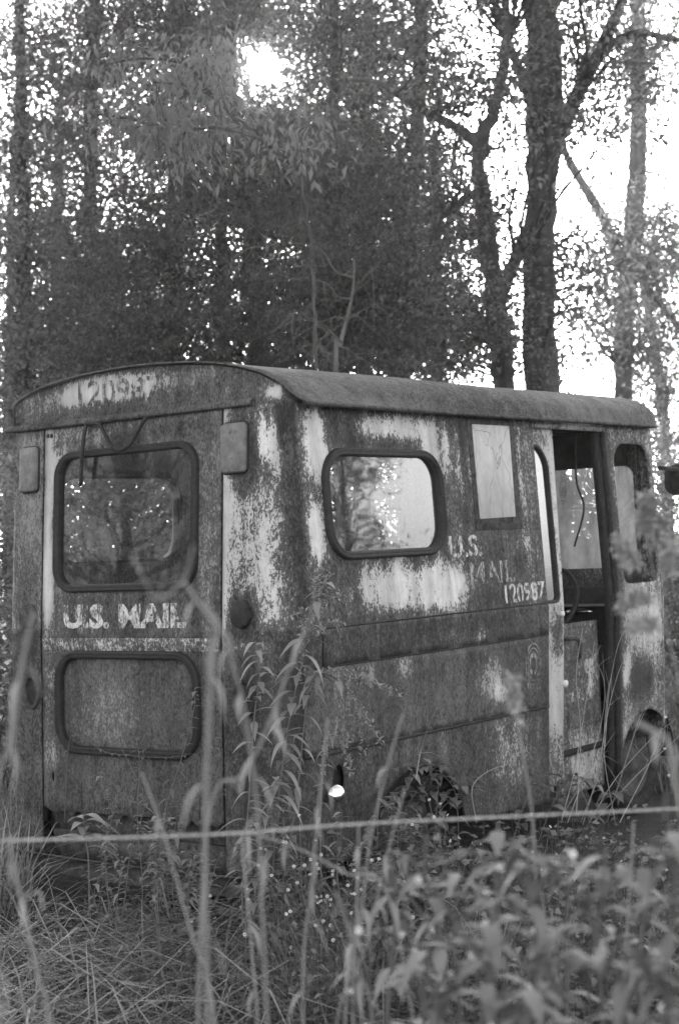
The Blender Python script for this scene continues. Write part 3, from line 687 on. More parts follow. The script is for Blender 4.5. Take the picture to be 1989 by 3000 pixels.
# door post with its channels
mb = MB()
for x0, x1, o0, o1 in ((2.700, 2.7395, -0.03, 0.004), (2.672, 2.699, -0.06, -0.018)):
    zz = np.linspace(0.24, 2.049, 24)
    V = [wall(ux(x), z, o) for z in zz for x, o in ((x0, o0), (x1, o0), (x1, o1), (x0, o1))]
    i = np.arange(23)[:, None] * 4; j = np.arange(4)[None]
    mb.add(V, [np.stack([i + j, i + (j + 1) % 4, i + 4 + (j + 1) % 4, i + 4 + j], -1).reshape(-1, 4), np.array([[3, 2, 1, 0]]), np.array([[92, 93, 94, 95]])])
mb.build('door_post', M_DARK, van)
# lower panel in the doorway with its lock and handle
wear_p = blobs(0.32, 0.55, [(2.56, 0.80, 0.05, 0.2, 0.30, 0.2), (2.42, 0.68, 0.12, 0.06, 0.12, 0.1), (2.45, 0.35, 0.2, 0.15, 0.3, 0.1), (2.4, 0.95, 0.15, 0.1, -0.15, 0)])
flat = lambda a, z, o: (a, 0.105 - o, z)
ld = sheet('doorway_panel', [(2.17, 0.2), (2.66, 0.2), (2.66, 1.062), (2.17, 1.062)], [], flat, M_BODY, van, thick=0.02, paint=wear_p, smooth=False)
for Q in ([(2.25, 0.87), (2.60, 0.87), (2.60, 1.03), (2.25, 1.03)], [(2.31, 0.53), (2.63, 0.53), (2.63, 0.66), (2.31, 0.66)]):
    mb = MB(); plate(mb, Q, flat, 0.0, 0.004, 0.002); V = np.concatenate(mb.V)
    mesh('access_plate', V, [np.concatenate(v) for v in mb.P.values()], M_BODY, ld, False, {'paint': np.full(len(V), 0.36), 'tone': np.full(len(V), 0.35)})
mb = MB()
for r_, h0, h1 in ((0.022, 0.004, 0.012), (0.015, 0.011, 0.022), (0.006, 0.02, 0.028)):
    P = [(2.465 + r_ * math.cos(a), 0.958 + r_ * math.sin(a)) for a in np.linspace(0, 2 * math.pi, 21)[:-1]]; plate(mb, P, flat, h0, h1 - h0, 0.003)
mb.build('lock', M_COVER, ld); mb = MB()
P = [(2.465 + 0.012 * math.cos(a), 0.885 + 0.012 * math.sin(a)) for a in np.linspace(0, 2 * math.pi, 13)[:-1]]; plate(mb, P, flat, 0.0, 0.012, 0.004)
mb.build('bolt', M_COVER, ld)
mb = MB(); mb.tube(spline([(2.27, 0.10, 0.985), (2.29, 0.07, 0.99), (2.35, 0.062, 0.985), (2.385, 0.062, 0.965), (2.395, 0.065, 0.90), (2.40, 0.085, 0.865)], 24), 0.009, 8); mb.build('handle', M_RUST, ld, True)

# inside: floor, bulkhead lining, visor, dashboard, wheel
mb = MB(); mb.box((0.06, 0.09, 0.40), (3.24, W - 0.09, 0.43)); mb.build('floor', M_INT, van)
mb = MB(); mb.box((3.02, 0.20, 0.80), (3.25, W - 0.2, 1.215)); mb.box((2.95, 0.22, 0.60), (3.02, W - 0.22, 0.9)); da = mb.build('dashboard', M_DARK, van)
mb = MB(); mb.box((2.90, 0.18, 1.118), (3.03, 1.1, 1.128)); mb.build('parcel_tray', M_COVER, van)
mb = MB()
for y, s_ in ((0.36, 0.09),):
    th = np.linspace(0, 2 * math.pi, 15)[:-1]
    V = [(2.93 + 0.02 * math.sin(f), y + s_ * math.cos(a) * math.cos(f), 1.09 + 0.018 * math.sin(a) * math.cos(f)) for f in np.linspace(-1.4, 1.4, 7) for a in th]
    i = np.arange(14); mb.add(V, [np.stack([k * 14 + i, k * 14 + (i + 1) % 14, (k + 1) * 14 + (i + 1) % 14, (k + 1) * 14 + i], 1) for k in range(6)])
mb.build('glint_ellipsoid', M_CHROME, van, True)  # chrome ellipsoid added to give a bright glint below the tray
mb = MB(); th = np.linspace(0, 2 * math.pi, 41)
swc = np.array([2.62, 0.40, 1.16]); e1 = np.array([0, 1.0, 0]); e2 = unit(np.array([0.45, 0, 0.9]))
mb.tube([swc + 0.2 * (math.cos(a) * e1 + math.sin(a) * e2) for a in th], 0.014, 8, cap=False)
for a in (0.3, 2.4, 4.4): mb.tube([swc + np.array([0.05, 0, -0.025]), swc + 0.2 * (math.cos(a) * e1 + math.sin(a) * e2)], 0.009, 6)
mb.tube([swc + np.array([0.05, 0, -0.025]), (3.05, 0.40, 0.95)], 0.022, 8); mb.build('steering_wheel', M_RUBBER, van, True)
mb = MB(); mb.tube(spline([(2.70, 0.2, 2.05), (2.72, 0.22, 1.8), (2.75, 0.2, 1.65), (2.70, 0.24, 1.45)], 20), 0.006, 6); mb.build('loose_wire', M_RUBBER, van)
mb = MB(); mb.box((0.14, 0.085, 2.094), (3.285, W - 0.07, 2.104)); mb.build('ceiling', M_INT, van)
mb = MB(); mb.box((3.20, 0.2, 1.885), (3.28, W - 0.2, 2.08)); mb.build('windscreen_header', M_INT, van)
# mirror on the front corner, wing, bumper, wheels
mb = MB(); mb.tube([(3.25, 0.0, 1.86), (3.36, -0.10, 1.84)], 0.012, 8); mir = mb.build('mirror_arm', M_DARK, van)
mb = MB(); th = np.linspace(0, 2 * math.pi, 25)[:-1]; V = []
for xo, sc in ((3.335, 0.7), (3.345, 1.0), (3.375, 0.95), (3.40, 0.5)): V += [(xo, -0.135 + 0.15 * sc * math.copysign(abs(math.cos(a)) ** 0.6, math.cos(a)), 1.79 + 0.09 * sc * math.copysign(abs(math.sin(a)) ** 0.6, math.sin(a))) for a in th]
i = np.arange(24); mb.add(V, [np.stack([k * 24 + i, k * 24 + (i + 1) % 24, (k + 1) * 24 + (i + 1) % 24, (k + 1) * 24 + i], 1) for k in range(3)] + [i[::-1][None], (72 + i)[None]])
mb.build('mirror', M_DARK, mir, True)
mb = MB(); pth = spline([(0.30, W + 0.02, 0.20), (0.05, W + 0.03, 0.20), (-0.09, W - 0.08, 0.20), (-0.13, 1.2, 0.20), (-0.14, 0.8, 0.20), (-0.13, 0.4, 0.20), (-0.09, 0.08, 0.20), (0.05, -0.03, 0.20)], 50)
V = []; secb = [(-0.01, 0.048), (0.018, 0.042), (0.036, 0.02), (0.036, -0.02), (0.018, -0.042)]
T = unit(np.gradient(pth, axis=0)); Nn = np.stack([T[:, 1], -T[:, 0], 0 * T[:, 0]], 1)
V = [p + n_ * -a + np.array([0, 0, z]) for p, n_ in zip(pth, Nn) for a, z in secb]; n_ = 5
i = (np.arange(len(pth) - 1)[:, None] * n_ + np.arange(n_ - 1)[None]).ravel(); mb.add(V, [np.stack([i, i + n_, i + n_ + 1, i + 1], 1)])
mb.build('bumper', M_RIM, van, True).modifiers.new('thickness', 'SOLIDIFY').thickness = 0.006
mb = MB(); mb.box((0.02, 0.2, 0.30), (0.10, W - 0.2, 0.41)); mb.box((-0.01, 0.25, 0.19), (0.02, W - 0.25, 0.33)); mb.build('rear_sill', M_RUST, van)
def lathe(mb, profile, c, axis, n=36):
    ax = np.array(axis, float); e1 = np.array([1.0, 0, 0]); e2 = np.cross(ax, e1); th = np.linspace(0, 2 * math.pi, n + 1)[:-1]; V = []
    for r_, h in profile: V += [np.array(c) + ax * h + r_ * (math.cos(a) * e1 + math.sin(a) * e2) for a in th]
    i = np.arange(n); mb.add(V, [np.stack([k * n + i, k * n + (i + 1) % n, (k + 1) * n + (i + 1) % n, (k + 1) * n + i], 1) for k in range(len(profile) - 1)])
def wheel(c, axis):
    mb = MB(); lathe(mb, [(0.19, 0.0), (0.20, 0.02), (0.245, 0.035), (0.275, 0.02), (0.285, -0.01), (0.285, -0.12), (0.27, -0.15), (0.2, -0.16)], c, axis); ty = mb.build('wheel', M_TYRE, van, True)
    mb = MB(); lathe(mb, [(0.196, -0.004), (0.185, 0.008), (0.165, -0.02), (0.12, -0.035), (0.075, -0.012), (0.06, 0.015), (0.035, 0.018), (0.001, 0.018)], c, axis); mb.build('rim', M_RIM, ty, True)
for x in (3.02, 0.87):
    wheel((x, 0.13, 0.27), (0, -1, 0)); wheel((x, W - 0.13, 0.27), (0, 1, 0))
for x, r_ in ((3.03, 0.36), (0.87, 0.42)):
    for ys_ in ((0.05, 0.34), (W - 0.34, W - 0.05)):
        mb = MB(); th = np.linspace(0, math.pi, 15); V = [(x + r_ * math.cos(a), y, 0.25 + r_ * math.sin(a)) for y in ys_ for a in th]
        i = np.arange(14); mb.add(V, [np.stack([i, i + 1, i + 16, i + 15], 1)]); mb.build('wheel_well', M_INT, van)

# ------------------------------------------------------------------ trees
def crown_leaves(mb, clumps, per, size, droop=0.15, flat=0.55, elong=0.55, hang=0.0, tlo=0.0, thi=1.0):
    """clumps: (n,4) centres + radius; leaves scattered round each in little sprays"""
    size = size * 0.80
    for c in clumps:
        n = int(2.15 * per * (c[3] / 0.45) ** 2 * rng.uniform(0.7, 1.3)); 
        if n < 3: continue
        k = max(3, n // 9)
        sp = rng.normal(size=(k, 3)) * np.array([1, 1, flat]) * c[3] * 0.55
        idx = rng.integers(0, k, n)
        P = c[:3] + sp[idx] + rng.normal(size=(n, 3)) * np.array([1, 1, 0.6]) * size * 1.5
        D = rng.normal(size=(n, 3)) + sp[idx] / (c[3] + 1e-6) * 1.2 + np.array([0, 0, -0.25 - hang])
        # the air is clear where the sun looks through the leaves
        q = P - CAM; s = q @ SUN_DIR; d = np.linalg.norm(q - s[:, None] * SUN_DIR, axis=1)
        ok = d > (0.05 + 0.0078 * s) * rng.uniform(0.85, 1.15, len(d))
        P, D = P[ok], D[ok]; n = len(P)
        if n == 0: continue
        L = size * rng.uniform(0.7, 1.35, n)
        t_ = rng.uniform(tlo, thi, n) * 0.4 + rng.beta(1.2, 1.8) * 0.6 * (thi - tlo) + tlo * 0.6
        leaves(mb, P, D, L, L * elong, np.clip(t_, 0, 1), 0.18, droop)
def branch(mb, a, b, r0, r1, sag=0.08, n=9, wob=0.03):
    a, b = np.asarray(a, float), np.asarray(b, float); L = np.linalg.norm(b - a)
    mid = a * 0.5 + b * 0.5 + np.array([0, 0, sag * L]) + rng.normal(size=3) * wob * L
    q = a * 0.78 + b * 0.22 + rng.normal(size=3) * wob * L * 0.6
    P = spline([a, q, mid, b], n); mb.tube(P, np.linspace(r0, r1, n), 5, rng.uniform())
    return P
def trunk_path(px, depth, dd=0.0):
    """px: list of (x, y) in the 1568 px view, from the base up"""
    return np.array([pt(x, y, depth + dd * k) for k, (x, y) in enumerate(px)])
def grow(name, label, cat, px, depth, rpx, regions, group=None, bark=None, leafm=None, limbs=(), per=60, size=0.06, dd=0.0, hang=0.0, elong=0.55, tw=2, flat=0.55, conn=True, droop=0.15):
    """a tree: trunk through px, limbs ((path px), r0, r1), crown clumps in regions (cx, cy, rx, ry, depth, ddepth, n, clump radius)"""
    P = trunk_path(px, depth, dd); base = P[0].copy(); base[2] = gz(base[0], base[1]) - 0.05
    P = np.vstack([base, P]) if P[0][2] > base[2] + 0.2 else P
    root = empty(name, (base[0], base[1], max(base[2], -0.1)), label, cat, group)
    sc = depth / 3665.0
    r = np.array(rpx) * sc; n = 40
    rad = np.interp(np.linspace(0, 1, n), np.linspace(0, 1, len(r)), r)
    S = spline(P, n); S[1:-1] += rng.normal(size=(n - 2, 3)) * 0.010
    mb = MB(); mb.tube(S, rad * (1 + 0.06 * rng.normal(size=n)), 12, 0.5)
    nodes = [S]; nr = [rad]
    for lp, a, b in limbs:
        Q = spline([pt(x, y, depth + (0.0 if k == 0 else rng.uniform(-0.5, 0.5))) for k, (x, y) in enumerate(lp)], 24)
        mb.tube(Q, np.linspace(a, b, 24) * sc * (1 + 0.05 * rng.normal(size=24)), 8, 0.5); nodes.append(Q); nr.append(np.linspace(a, b, 24) * sc)
    AN = np.concatenate(nodes); AR = np.concatenate(nr); cl = []
    for (cx, cy, ra, rb, d0, d1, nn, cr) in regions:
        for _ in range(nn):
            a = rng.uniform(0, 2 * math.pi); rr = math.sqrt(rng.uniform())
            c = pt(cx + ra * rr * math.cos(a), cy + rb * rr * math.sin(a), d0 + rng.normal() * d1)
            if c[2] < 0.25: continue
            cl.append(np.append(c, cr * rng.uniform(0.6, 1.4)))
    cl = np.array(cl)
    for c in cl:
        d = np.linalg.norm(AN - c[:3], axis=1) + 0.8 * np.maximum(0, AN[:, 2] - c[2] + 0.1)
        k = int(np.argmin(d)); L = np.linalg.norm(AN[k] - c[:3])
        if conn and L < 4.5 and c[3] > 0.2:
            B = branch(mb, AN[k], c[:3], min(AR[k] * 0.5, 0.006 + 0.006 * L), 0.003)
            for _ in range(tw):
                j = rng.integers(3, 9); e = B[j] + rng.normal(size=3) * c[3] * 0.8 + np.array([0, 0, -hang * 0.3])
                branch(mb, B[j], e, 0.004, 0.0015, 0.02, 5)
    mb.build('trunk', bark or M_BARK, root, True)
    lb = MB(); crown_leaves(lb, cl, per, size, droop, flat, elong, hang); lb.build('crown', leafm or M_LEAF_BG, root)
    return root

# the large trunk behind the van and its neighbours
grow('broadleaf_tree', 'thickest tree trunk, rough barked, rising behind the sliding door of the van', 'tree', [(1252, 900), (1243, 700), (1246, 500), (1252, 340), (1258, 200), (1248, 60), (1245, -150), (1240, -420)], 13.5, [46, 42, 36, 36, 40, 41, 40, 36, 24],
     [(1230, 150, 150, 200, 13.2, 1.0, 38, 0.36), (1400, 160, 140, 190, 13.4, 1.0, 46, 0.36), (1390, 640, 120, 110, 13.6, 0.8, 22, 0.3), (1180, -150, 420, 160, 13.5, 1.5, 40, 0.5), (1350, 560, 90, 90, 13.5, 0.8, 14, 0.3), (1320, -600, 500, 300, 13.5, 2.0, 40, 0.6)],
     limbs=[([(1285, 320), (1318, 250), (1345, 190), (1385, 115), (1415, 50), (1440, -20), (1470, -200)], 20, 11), ([(1370, 135), (1420, 95), (1480, 76), (1568, 92), (1650, 70)], 13, 5),
            ([(1225, 230), (1195, 150), (1170, 95), (1150, 20), (1130, -120)], 15, 7), ([(1250, 480), (1190, 600), (1148, 720)], 18, 12)], per=50, size=0.065)
grow('broadleaf_tree', 'slender forked tree just left of the thickest trunk, one limb reaching far left', 'tree', [(1165, 880), (1150, 760), (1135, 620), (1118, 500), (1105, 400), (1108, 330), (1135, 270), (1160, 170), (1168, 60), (1160, -120)], 12.5, [27, 27, 25, 22, 19, 18, 20, 15, 12, 10, 7],
     [(1060, 420, 110, 160, 12.6, 0.8, 34, 0.34), (1080, 180, 130, 150, 12.6, 0.8, 34, 0.32), (1110, 640, 110, 130, 12.5, 0.8, 26, 0.34), (1180, 500, 60, 200, 12.6, 0.6, 16, 0.26), (1100, 800, 120, 70, 12.5, 0.8, 22, 0.3), (960, 170, 120, 80, 12.6, 0.8, 12, 0.3), (1220, 800, 80, 80, 12.5, 0.6, 10, 0.26)],
     limbs=[([(1106, 335), (1060, 298), (1000, 268), (930, 225), (870, 190), (800, 183)], 14, 4), ([(1108, 445), (1060, 470), (1020, 490)], 8, 3)], per=50, size=0.06)
grow('broadleaf_tree', 'straight hazy trunk behind the long left-reaching limb', 'tree', [(930, 900), (935, 700), (945, 520), (958, 350), (968, 180), (972, 20), (975, -200)], 17.5, [24, 22, 20, 18, 17, 16, 15, 12],
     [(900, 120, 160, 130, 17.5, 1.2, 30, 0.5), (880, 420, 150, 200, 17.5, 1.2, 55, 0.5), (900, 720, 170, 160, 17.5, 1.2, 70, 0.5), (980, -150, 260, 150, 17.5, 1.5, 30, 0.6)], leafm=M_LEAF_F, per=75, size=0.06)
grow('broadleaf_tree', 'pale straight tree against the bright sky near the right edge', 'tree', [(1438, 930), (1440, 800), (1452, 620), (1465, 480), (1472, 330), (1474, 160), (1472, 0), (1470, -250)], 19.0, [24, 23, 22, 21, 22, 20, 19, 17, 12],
     [(1500, 100, 110, 140, 19, 1.2, 38, 0.4), (1480, 560, 110, 110, 19, 1.2, 46, 0.42), (1440, 720, 150, 140, 19, 1.2, 55, 0.45), (1520, 330, 60, 120, 19, 1, 18, 0.35), (1450, -150, 250, 130, 19, 1.4, 22, 0.6)],
     limbs=[([(1445, 640), (1400, 520), (1360, 450), (1318, 380), (1290, 320)], 14, 9), ([(1455, 600), (1520, 700), (1600, 790)], 9, 5)], leafm=M_LEAF_F, per=52, size=0.07, bark=M_BARK_P)
grow('broadleaf_tree', 'thin leaning sapling between the pale straight tree and the right edge', 'tree', [(1530, 950), (1515, 830), (1500, 740), (1480, 640), (1475, 540)], 21.0, [14, 13, 11, 9, 7, 4],
     [(1520, 780, 80, 130, 21, 1.0, 36, 0.42), (1540, 950, 70, 120, 20, 1.0, 44, 0.4), (1560, 600, 60, 90, 21, 1.0, 14, 0.4)], leafm=M_LEAF_F, per=55, size=0.07, bark=M_BARK_P)
# the dark mass in the middle
grow('hemlock_tree', 'dark dense evergreen behind the raised left end of the van roof', 'tree', [(400, 900), (402, 600), (408, 300), (412, 0), (415, -300)], 15.0, [26, 24, 20, 17, 13, 9],
     [(400, 560, 170, 190, 15, 1.0, 110, 0.46), (400, 800, 230, 120, 15, 1.0, 85, 0.46), (420, 180, 120, 220, 15, 1.0, 55, 0.42), (330, 60, 60, 90, 15, 0.8, 16, 0.4), (500, -150, 220, 120, 15, 1.2, 30, 0.55)], leafm=M_LEAF_H, per=95, size=0.052, elong=0.42, hang=0.35, droop=0.3)
grow('hemlock_tree', 'dark evergreen in the middle, right below the sun', 'tree', [(600, 900), (588, 600), (560, 380), (528, 200), (530, 60), (545, -100), (560, -300)], 16.0, [24, 22, 20, 18, 16, 16, 14, 8],
     [(620, 480, 150, 200, 16, 1.0, 110, 0.46), (620, 770, 190, 140, 16, 1.0, 95, 0.46), (640, 270, 110, 100, 16, 0.8, 26, 0.38), (600, -170, 200, 120, 16, 1.2, 30, 0.55), (520, 200, 60, 100, 16, 0.8, 12, 0.36)], leafm=M_LEAF_H, per=95, size=0.052, elong=0.42, hang=0.35, droop=0.3)
grow('hemlock_tree', 'dark evergreen with bare drooping twigs behind the middle of the roof', 'tree', [(780, 880), (778, 640), (772, 420), (770, 220), (768, 0), (766, -250)], 14.5, [22, 20, 18, 15, 12, 10, 7],
     [(780, 440, 120, 200, 14.5, 1.0, 85, 0.44), (790, 720, 160, 160, 14.5, 1.0, 95, 0.44), (760, 130, 90, 130, 14.5, 0.8, 22, 0.36), (800, -130, 150, 110, 14.5, 1.2, 20, 0.5)], leafm=M_LEAF_H, per=95, size=0.052, elong=0.42, hang=0.45, droop=0.3)
grow('hemlock_tree', 'shadowy evergreen filling the gap behind the hazy straight trunk', 'tree', [(1010, 900), (1012, 700), (1010, 500), (1005, 300)], 20.0, [16, 15, 13, 10, 5],
     [(1000, 560, 120, 180, 20, 1.0, 50, 0.5), (1020, 780, 150, 110, 20, 1.0, 60, 0.5), (860, 600, 160, 250, 21, 1.0, 80, 0.55)], leafm=M_LEAF_H, per=90, size=0.06, hang=0.3)
# left side
grow('broadleaf_tree', 'leafy tree at the left edge with sky showing through its crown', 'tree', [(60, 1250), (62, 900), (58, 600), (50, 300), (45, 0), (40, -200)], 17.0, [26, 24, 20, 17, 14, 11, 7],
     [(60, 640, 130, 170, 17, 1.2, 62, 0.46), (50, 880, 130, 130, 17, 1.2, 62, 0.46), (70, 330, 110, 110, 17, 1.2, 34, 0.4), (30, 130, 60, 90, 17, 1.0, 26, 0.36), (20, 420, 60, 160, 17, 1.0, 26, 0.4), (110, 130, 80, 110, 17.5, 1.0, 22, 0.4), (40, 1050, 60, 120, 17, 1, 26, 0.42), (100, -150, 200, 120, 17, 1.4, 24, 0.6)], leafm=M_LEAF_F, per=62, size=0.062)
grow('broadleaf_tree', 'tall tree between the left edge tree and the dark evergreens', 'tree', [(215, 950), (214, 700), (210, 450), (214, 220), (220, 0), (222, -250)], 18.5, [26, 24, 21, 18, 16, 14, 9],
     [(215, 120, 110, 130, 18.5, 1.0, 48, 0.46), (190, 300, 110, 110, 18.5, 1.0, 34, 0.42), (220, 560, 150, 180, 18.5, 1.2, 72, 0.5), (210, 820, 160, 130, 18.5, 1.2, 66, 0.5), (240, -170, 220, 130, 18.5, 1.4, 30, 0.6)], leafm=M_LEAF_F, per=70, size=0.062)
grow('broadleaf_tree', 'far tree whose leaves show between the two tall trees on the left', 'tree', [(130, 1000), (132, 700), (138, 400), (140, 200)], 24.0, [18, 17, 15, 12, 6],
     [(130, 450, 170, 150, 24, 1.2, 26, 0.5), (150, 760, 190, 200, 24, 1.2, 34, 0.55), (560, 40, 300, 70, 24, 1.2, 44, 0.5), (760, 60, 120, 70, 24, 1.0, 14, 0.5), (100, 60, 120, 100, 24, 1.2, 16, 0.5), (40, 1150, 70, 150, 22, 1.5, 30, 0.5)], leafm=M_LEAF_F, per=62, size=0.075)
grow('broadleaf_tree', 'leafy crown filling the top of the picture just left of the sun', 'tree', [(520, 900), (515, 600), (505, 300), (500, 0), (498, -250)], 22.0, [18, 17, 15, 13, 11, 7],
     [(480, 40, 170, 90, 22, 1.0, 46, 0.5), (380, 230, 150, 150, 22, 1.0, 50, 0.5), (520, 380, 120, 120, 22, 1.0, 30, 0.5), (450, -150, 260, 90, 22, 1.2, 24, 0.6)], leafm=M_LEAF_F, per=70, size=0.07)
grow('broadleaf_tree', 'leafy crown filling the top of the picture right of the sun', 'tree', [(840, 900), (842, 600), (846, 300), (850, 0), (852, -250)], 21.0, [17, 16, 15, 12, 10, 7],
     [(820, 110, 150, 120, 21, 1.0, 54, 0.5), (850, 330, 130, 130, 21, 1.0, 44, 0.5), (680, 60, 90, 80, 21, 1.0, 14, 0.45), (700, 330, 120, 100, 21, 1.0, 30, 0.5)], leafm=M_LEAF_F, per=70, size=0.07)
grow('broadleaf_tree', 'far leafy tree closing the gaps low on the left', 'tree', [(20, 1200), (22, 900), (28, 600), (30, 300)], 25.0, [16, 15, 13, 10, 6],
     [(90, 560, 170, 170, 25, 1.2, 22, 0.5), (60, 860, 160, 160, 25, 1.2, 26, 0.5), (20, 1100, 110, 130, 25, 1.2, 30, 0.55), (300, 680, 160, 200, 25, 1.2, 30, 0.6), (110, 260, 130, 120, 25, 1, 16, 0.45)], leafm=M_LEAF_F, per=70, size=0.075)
# the nearer pale bough with hanging leaves
grow('walnut_tree', 'pale drooping bough of long hanging leaves left of the sun', 'tree', [(730, 870), (728, 700), (715, 520), (680, 400), (610, 320), (520, 250), (440, 160)], 9.5, [4, 4, 4, 4, 4, 4, 3.5, 3],
     [(430, 210, 110, 60, 9.5, 0.3, 20, 0.20), (470, 140, 90, 45, 9.5, 0.3, 14, 0.18), (300, 145, 80, 24, 9.5, 0.3, 8, 0.14), (330, 290, 110, 36, 9.4, 0.3, 16, 0.18), (430, 320, 90, 40, 9.4, 0.3, 16, 0.18), (230, 270, 60, 20, 9.4, 0.2, 6, 0.12), (700, 330, 60, 60, 9.5, 0.3, 8, 0.16)],
     limbs=[([(650, 360), (600, 320), (500, 295), (400, 300), (300, 275), (200, 262)], 6, 2), ([(560, 280), (510, 235), (440, 200), (360, 190)], 5, 2), ([(480, 210), (430, 150), (330, 135), (240, 150)], 5, 2)],
     leafm=M_LEAF_N, bark=M_BARK, per=62, size=0.085, elong=0.36, hang=1.6, droop=0.1, flat=0.5)
# bare twiggy snag above the roof
mb = MB(); root = empty('dead_tree', ground_at(775, 11.0), 'bare pale twiggy dead sapling rising just above the roof of the van', 'tree')
g0 = ground_at(775, 11.0)
stem = spline([g0, pt(776, 870, 11), pt(785, 800, 11), pt(800, 740, 11.1), pt(815, 670, 11.1), pt(818, 600, 11)], 40)
mb.tube(stem, np.linspace(0.022, 0.006, 40), 6)
for p, q, r_ in [((790, 790), (680, 715), 0.008), ((680, 715), (676, 800), 0.004), ((730, 745), (748, 830), 0.004), ((800, 740), (690, 735), 0.005), ((812, 690), (700, 640), 0.006), ((700, 640), (560, 650), 0.004), ((785, 800), (870, 850), 0.006), ((780, 820), (700, 800), 0.005), ((816, 640), (640, 560), 0.005), ((640, 560), (530, 600), 0.003), ((640, 560), (500, 480), 0.004), ((812, 690), (860, 620), 0.004), ((800, 740), (880, 700), 0.005), ((760, 760), (720, 850), 0.003), ((500, 480), (420, 520), 0.003), ((500, 480), (480, 380), 0.003)]:
    B = branch(mb, pt(*p, 11), pt(*q, 11 + rng.uniform(-0.6, 0.6)), r_, 0.0015, 0.05, 12, 0.05)
    for _ in range(7):
        j = rng.integers(2, 12); branch(mb, B[j], B[j] + rng.normal(size=3) * 0.16 + np.array([0, 0, -0.10]), 0.0025, 0.0008, 0.0, 5, 0.08)
mb.build('branch', M_BARK_P, root, True)

# bushes below the trees, seen past both ends of the van and through its windows
def bush(x, d, wpx, ypx, label, n=26, per=80, size=0.06, mat=None):
    b = ground_at(x, d); top = pt(x, ypx, d)[2]
    root = empty('bush', (b[0], b[1], -0.05), label, 'bush', 'bushes under the trees')
    r = wpx / 3665 * d; mb = MB(); cl = []
    for _ in range(n):
        a = rng.uniform(0, 6.28); rr = r * math.sqrt(rng.uniform()) ; z = top * rng.uniform(0.08, 1.0)
        c = np.array([b[0] + rr * math.cos(a), b[1] + rr * math.sin(a), z]); cl.append(np.append(c, 0.36 * rng.uniform(0.6, 1.3)))
        branch(mb, np.array([b[0] + rr * 0.2 * math.cos(a), b[1] + rr * 0.2 * math.sin(a), -0.05]), c, 0.006, 0.002, 0.1)
    mb.build('stem', M_BARK, root, True); lb = MB(); crown_leaves(lb, np.array(cl), per, size); lb.build('foliage', mat or M_LEAF_BG, root)
bush(0, 11.0, 120, 1150, 'bush past the left rear corner of the van, at the left edge')
bush(-60, 8.6, 130, 1330, 'low bush beside the left end of the rear bumper')
bush(300, 16.0, 260, 1000, 'wide bush seen through the rear window', 50)
bush(190, 11.2, 150, 1095, 'dense bush seen in the left half of the rear window', 170, 110, 0.055, M_LEAF_F)
bush(360, 11.6, 160, 1095, 'dense bush seen in the right half of the rear window', 230, 110, 0.055, M_LEAF_F)
bush(700, 13.2, 160, 1040, 'dense bush seen at the left of the side window of the van', 110, 100, 0.055, M_LEAF_F)
bush(930, 12.2, 190, 1040, 'dense bush seen at the right of the side window of the van', 170, 110, 0.055, M_LEAF_F)
bush(1350, 12.4, 170, 1060, 'dense bush before the front of the van, seen through the doorway', 150, 100, 0.055, M_LEAF_F)
bush(620, 14.0, 260, 1000, 'bush behind the far side window of the van', 50)
bush(900, 15.0, 260, 1000, 'bush hidden mostly behind the middle of the van', 46)
bush(1150, 16.0, 220, 1020, 'bush behind the notice sheet on the van', 46)
bush(1400, 15.5, 180, 1000, 'bush seen through the open doorway', 50)
bush(1590, 14.5, 120, 1000, 'bush beyond the mirror, at the right edge', 50, 70, 0.06, M_LEAF_N)
bush(1620, 10.5, 110, 1300, 'low bush beyond the front wheel', 40, 70, 0.055, M_LEAF_N)
# trees out of the picture whose reflections show in the glass
grow('broadleaf_tree', 'tree standing to the right of the van, mirrored in its side window', 'tree', [(0, 1000), (0, 600)], 12, [1, 1, 1], [(0, 0, 1, 1, 12, 0.1, 1, 0.3)], conn=False) if False else None
def world_tree(x, y, h, label, n=60, rad=2.0, z0=0.6, per=70, size=0.09):
    root = empty('broadleaf_tree', (x, y, -0.05), label, 'tree'); mb = MB()
    S = spline([(x, y, -0.1), (x + 0.1, y, h * 0.4), (x, y + 0.2, h * 0.95)], 20); mb.tube(S, np.linspace(0.16, 0.03, 20), 8); cl = []
    for _ in range(n):
        z = rng.uniform(z0, h); rr = rad * math.sqrt(rng.uniform()) * (1 - 0.45 * abs(z / h - 0.4)); a = rng.uniform(0, 6.28)
        c = np.array([x + rr * math.cos(a), y + rr * math.sin(a), z]); cl.append(np.append(c, 0.45 * rng.uniform(0.6, 1.3))); k = int(np.clip(z / h * 18 - 2, 0, 19)); branch(mb, S[k], c, 0.02, 0.004)
    mb.build('trunk', M_BARK, root, True); lb = MB(); crown_leaves(lb, np.array(cl), per, size); lb.build('crown', M_LEAF_BG, root)
world_tree(14.0, -10.35, 4.5, 'tree off to the right, mirrored in the side window', 90, 0.95, 0.3)
world_tree(20.0, -16.4, 3.6, 'farther tree off to the right, mirrored in the side window', 80, 1.3, 0.3)
world_tree(-10.0, 11.0, 7.0, 'first tree off to the left, mirrored in the rear window', 110, 3.0)
world_tree(-15.0, 12.5, 8.0, 'second tree off to the left, mirrored in the rear window', 110, 3.2)
world_tree(-7.0, 14.0, 8.0, 'third tree off to the left, mirrored in the rear window', 110, 3.2)

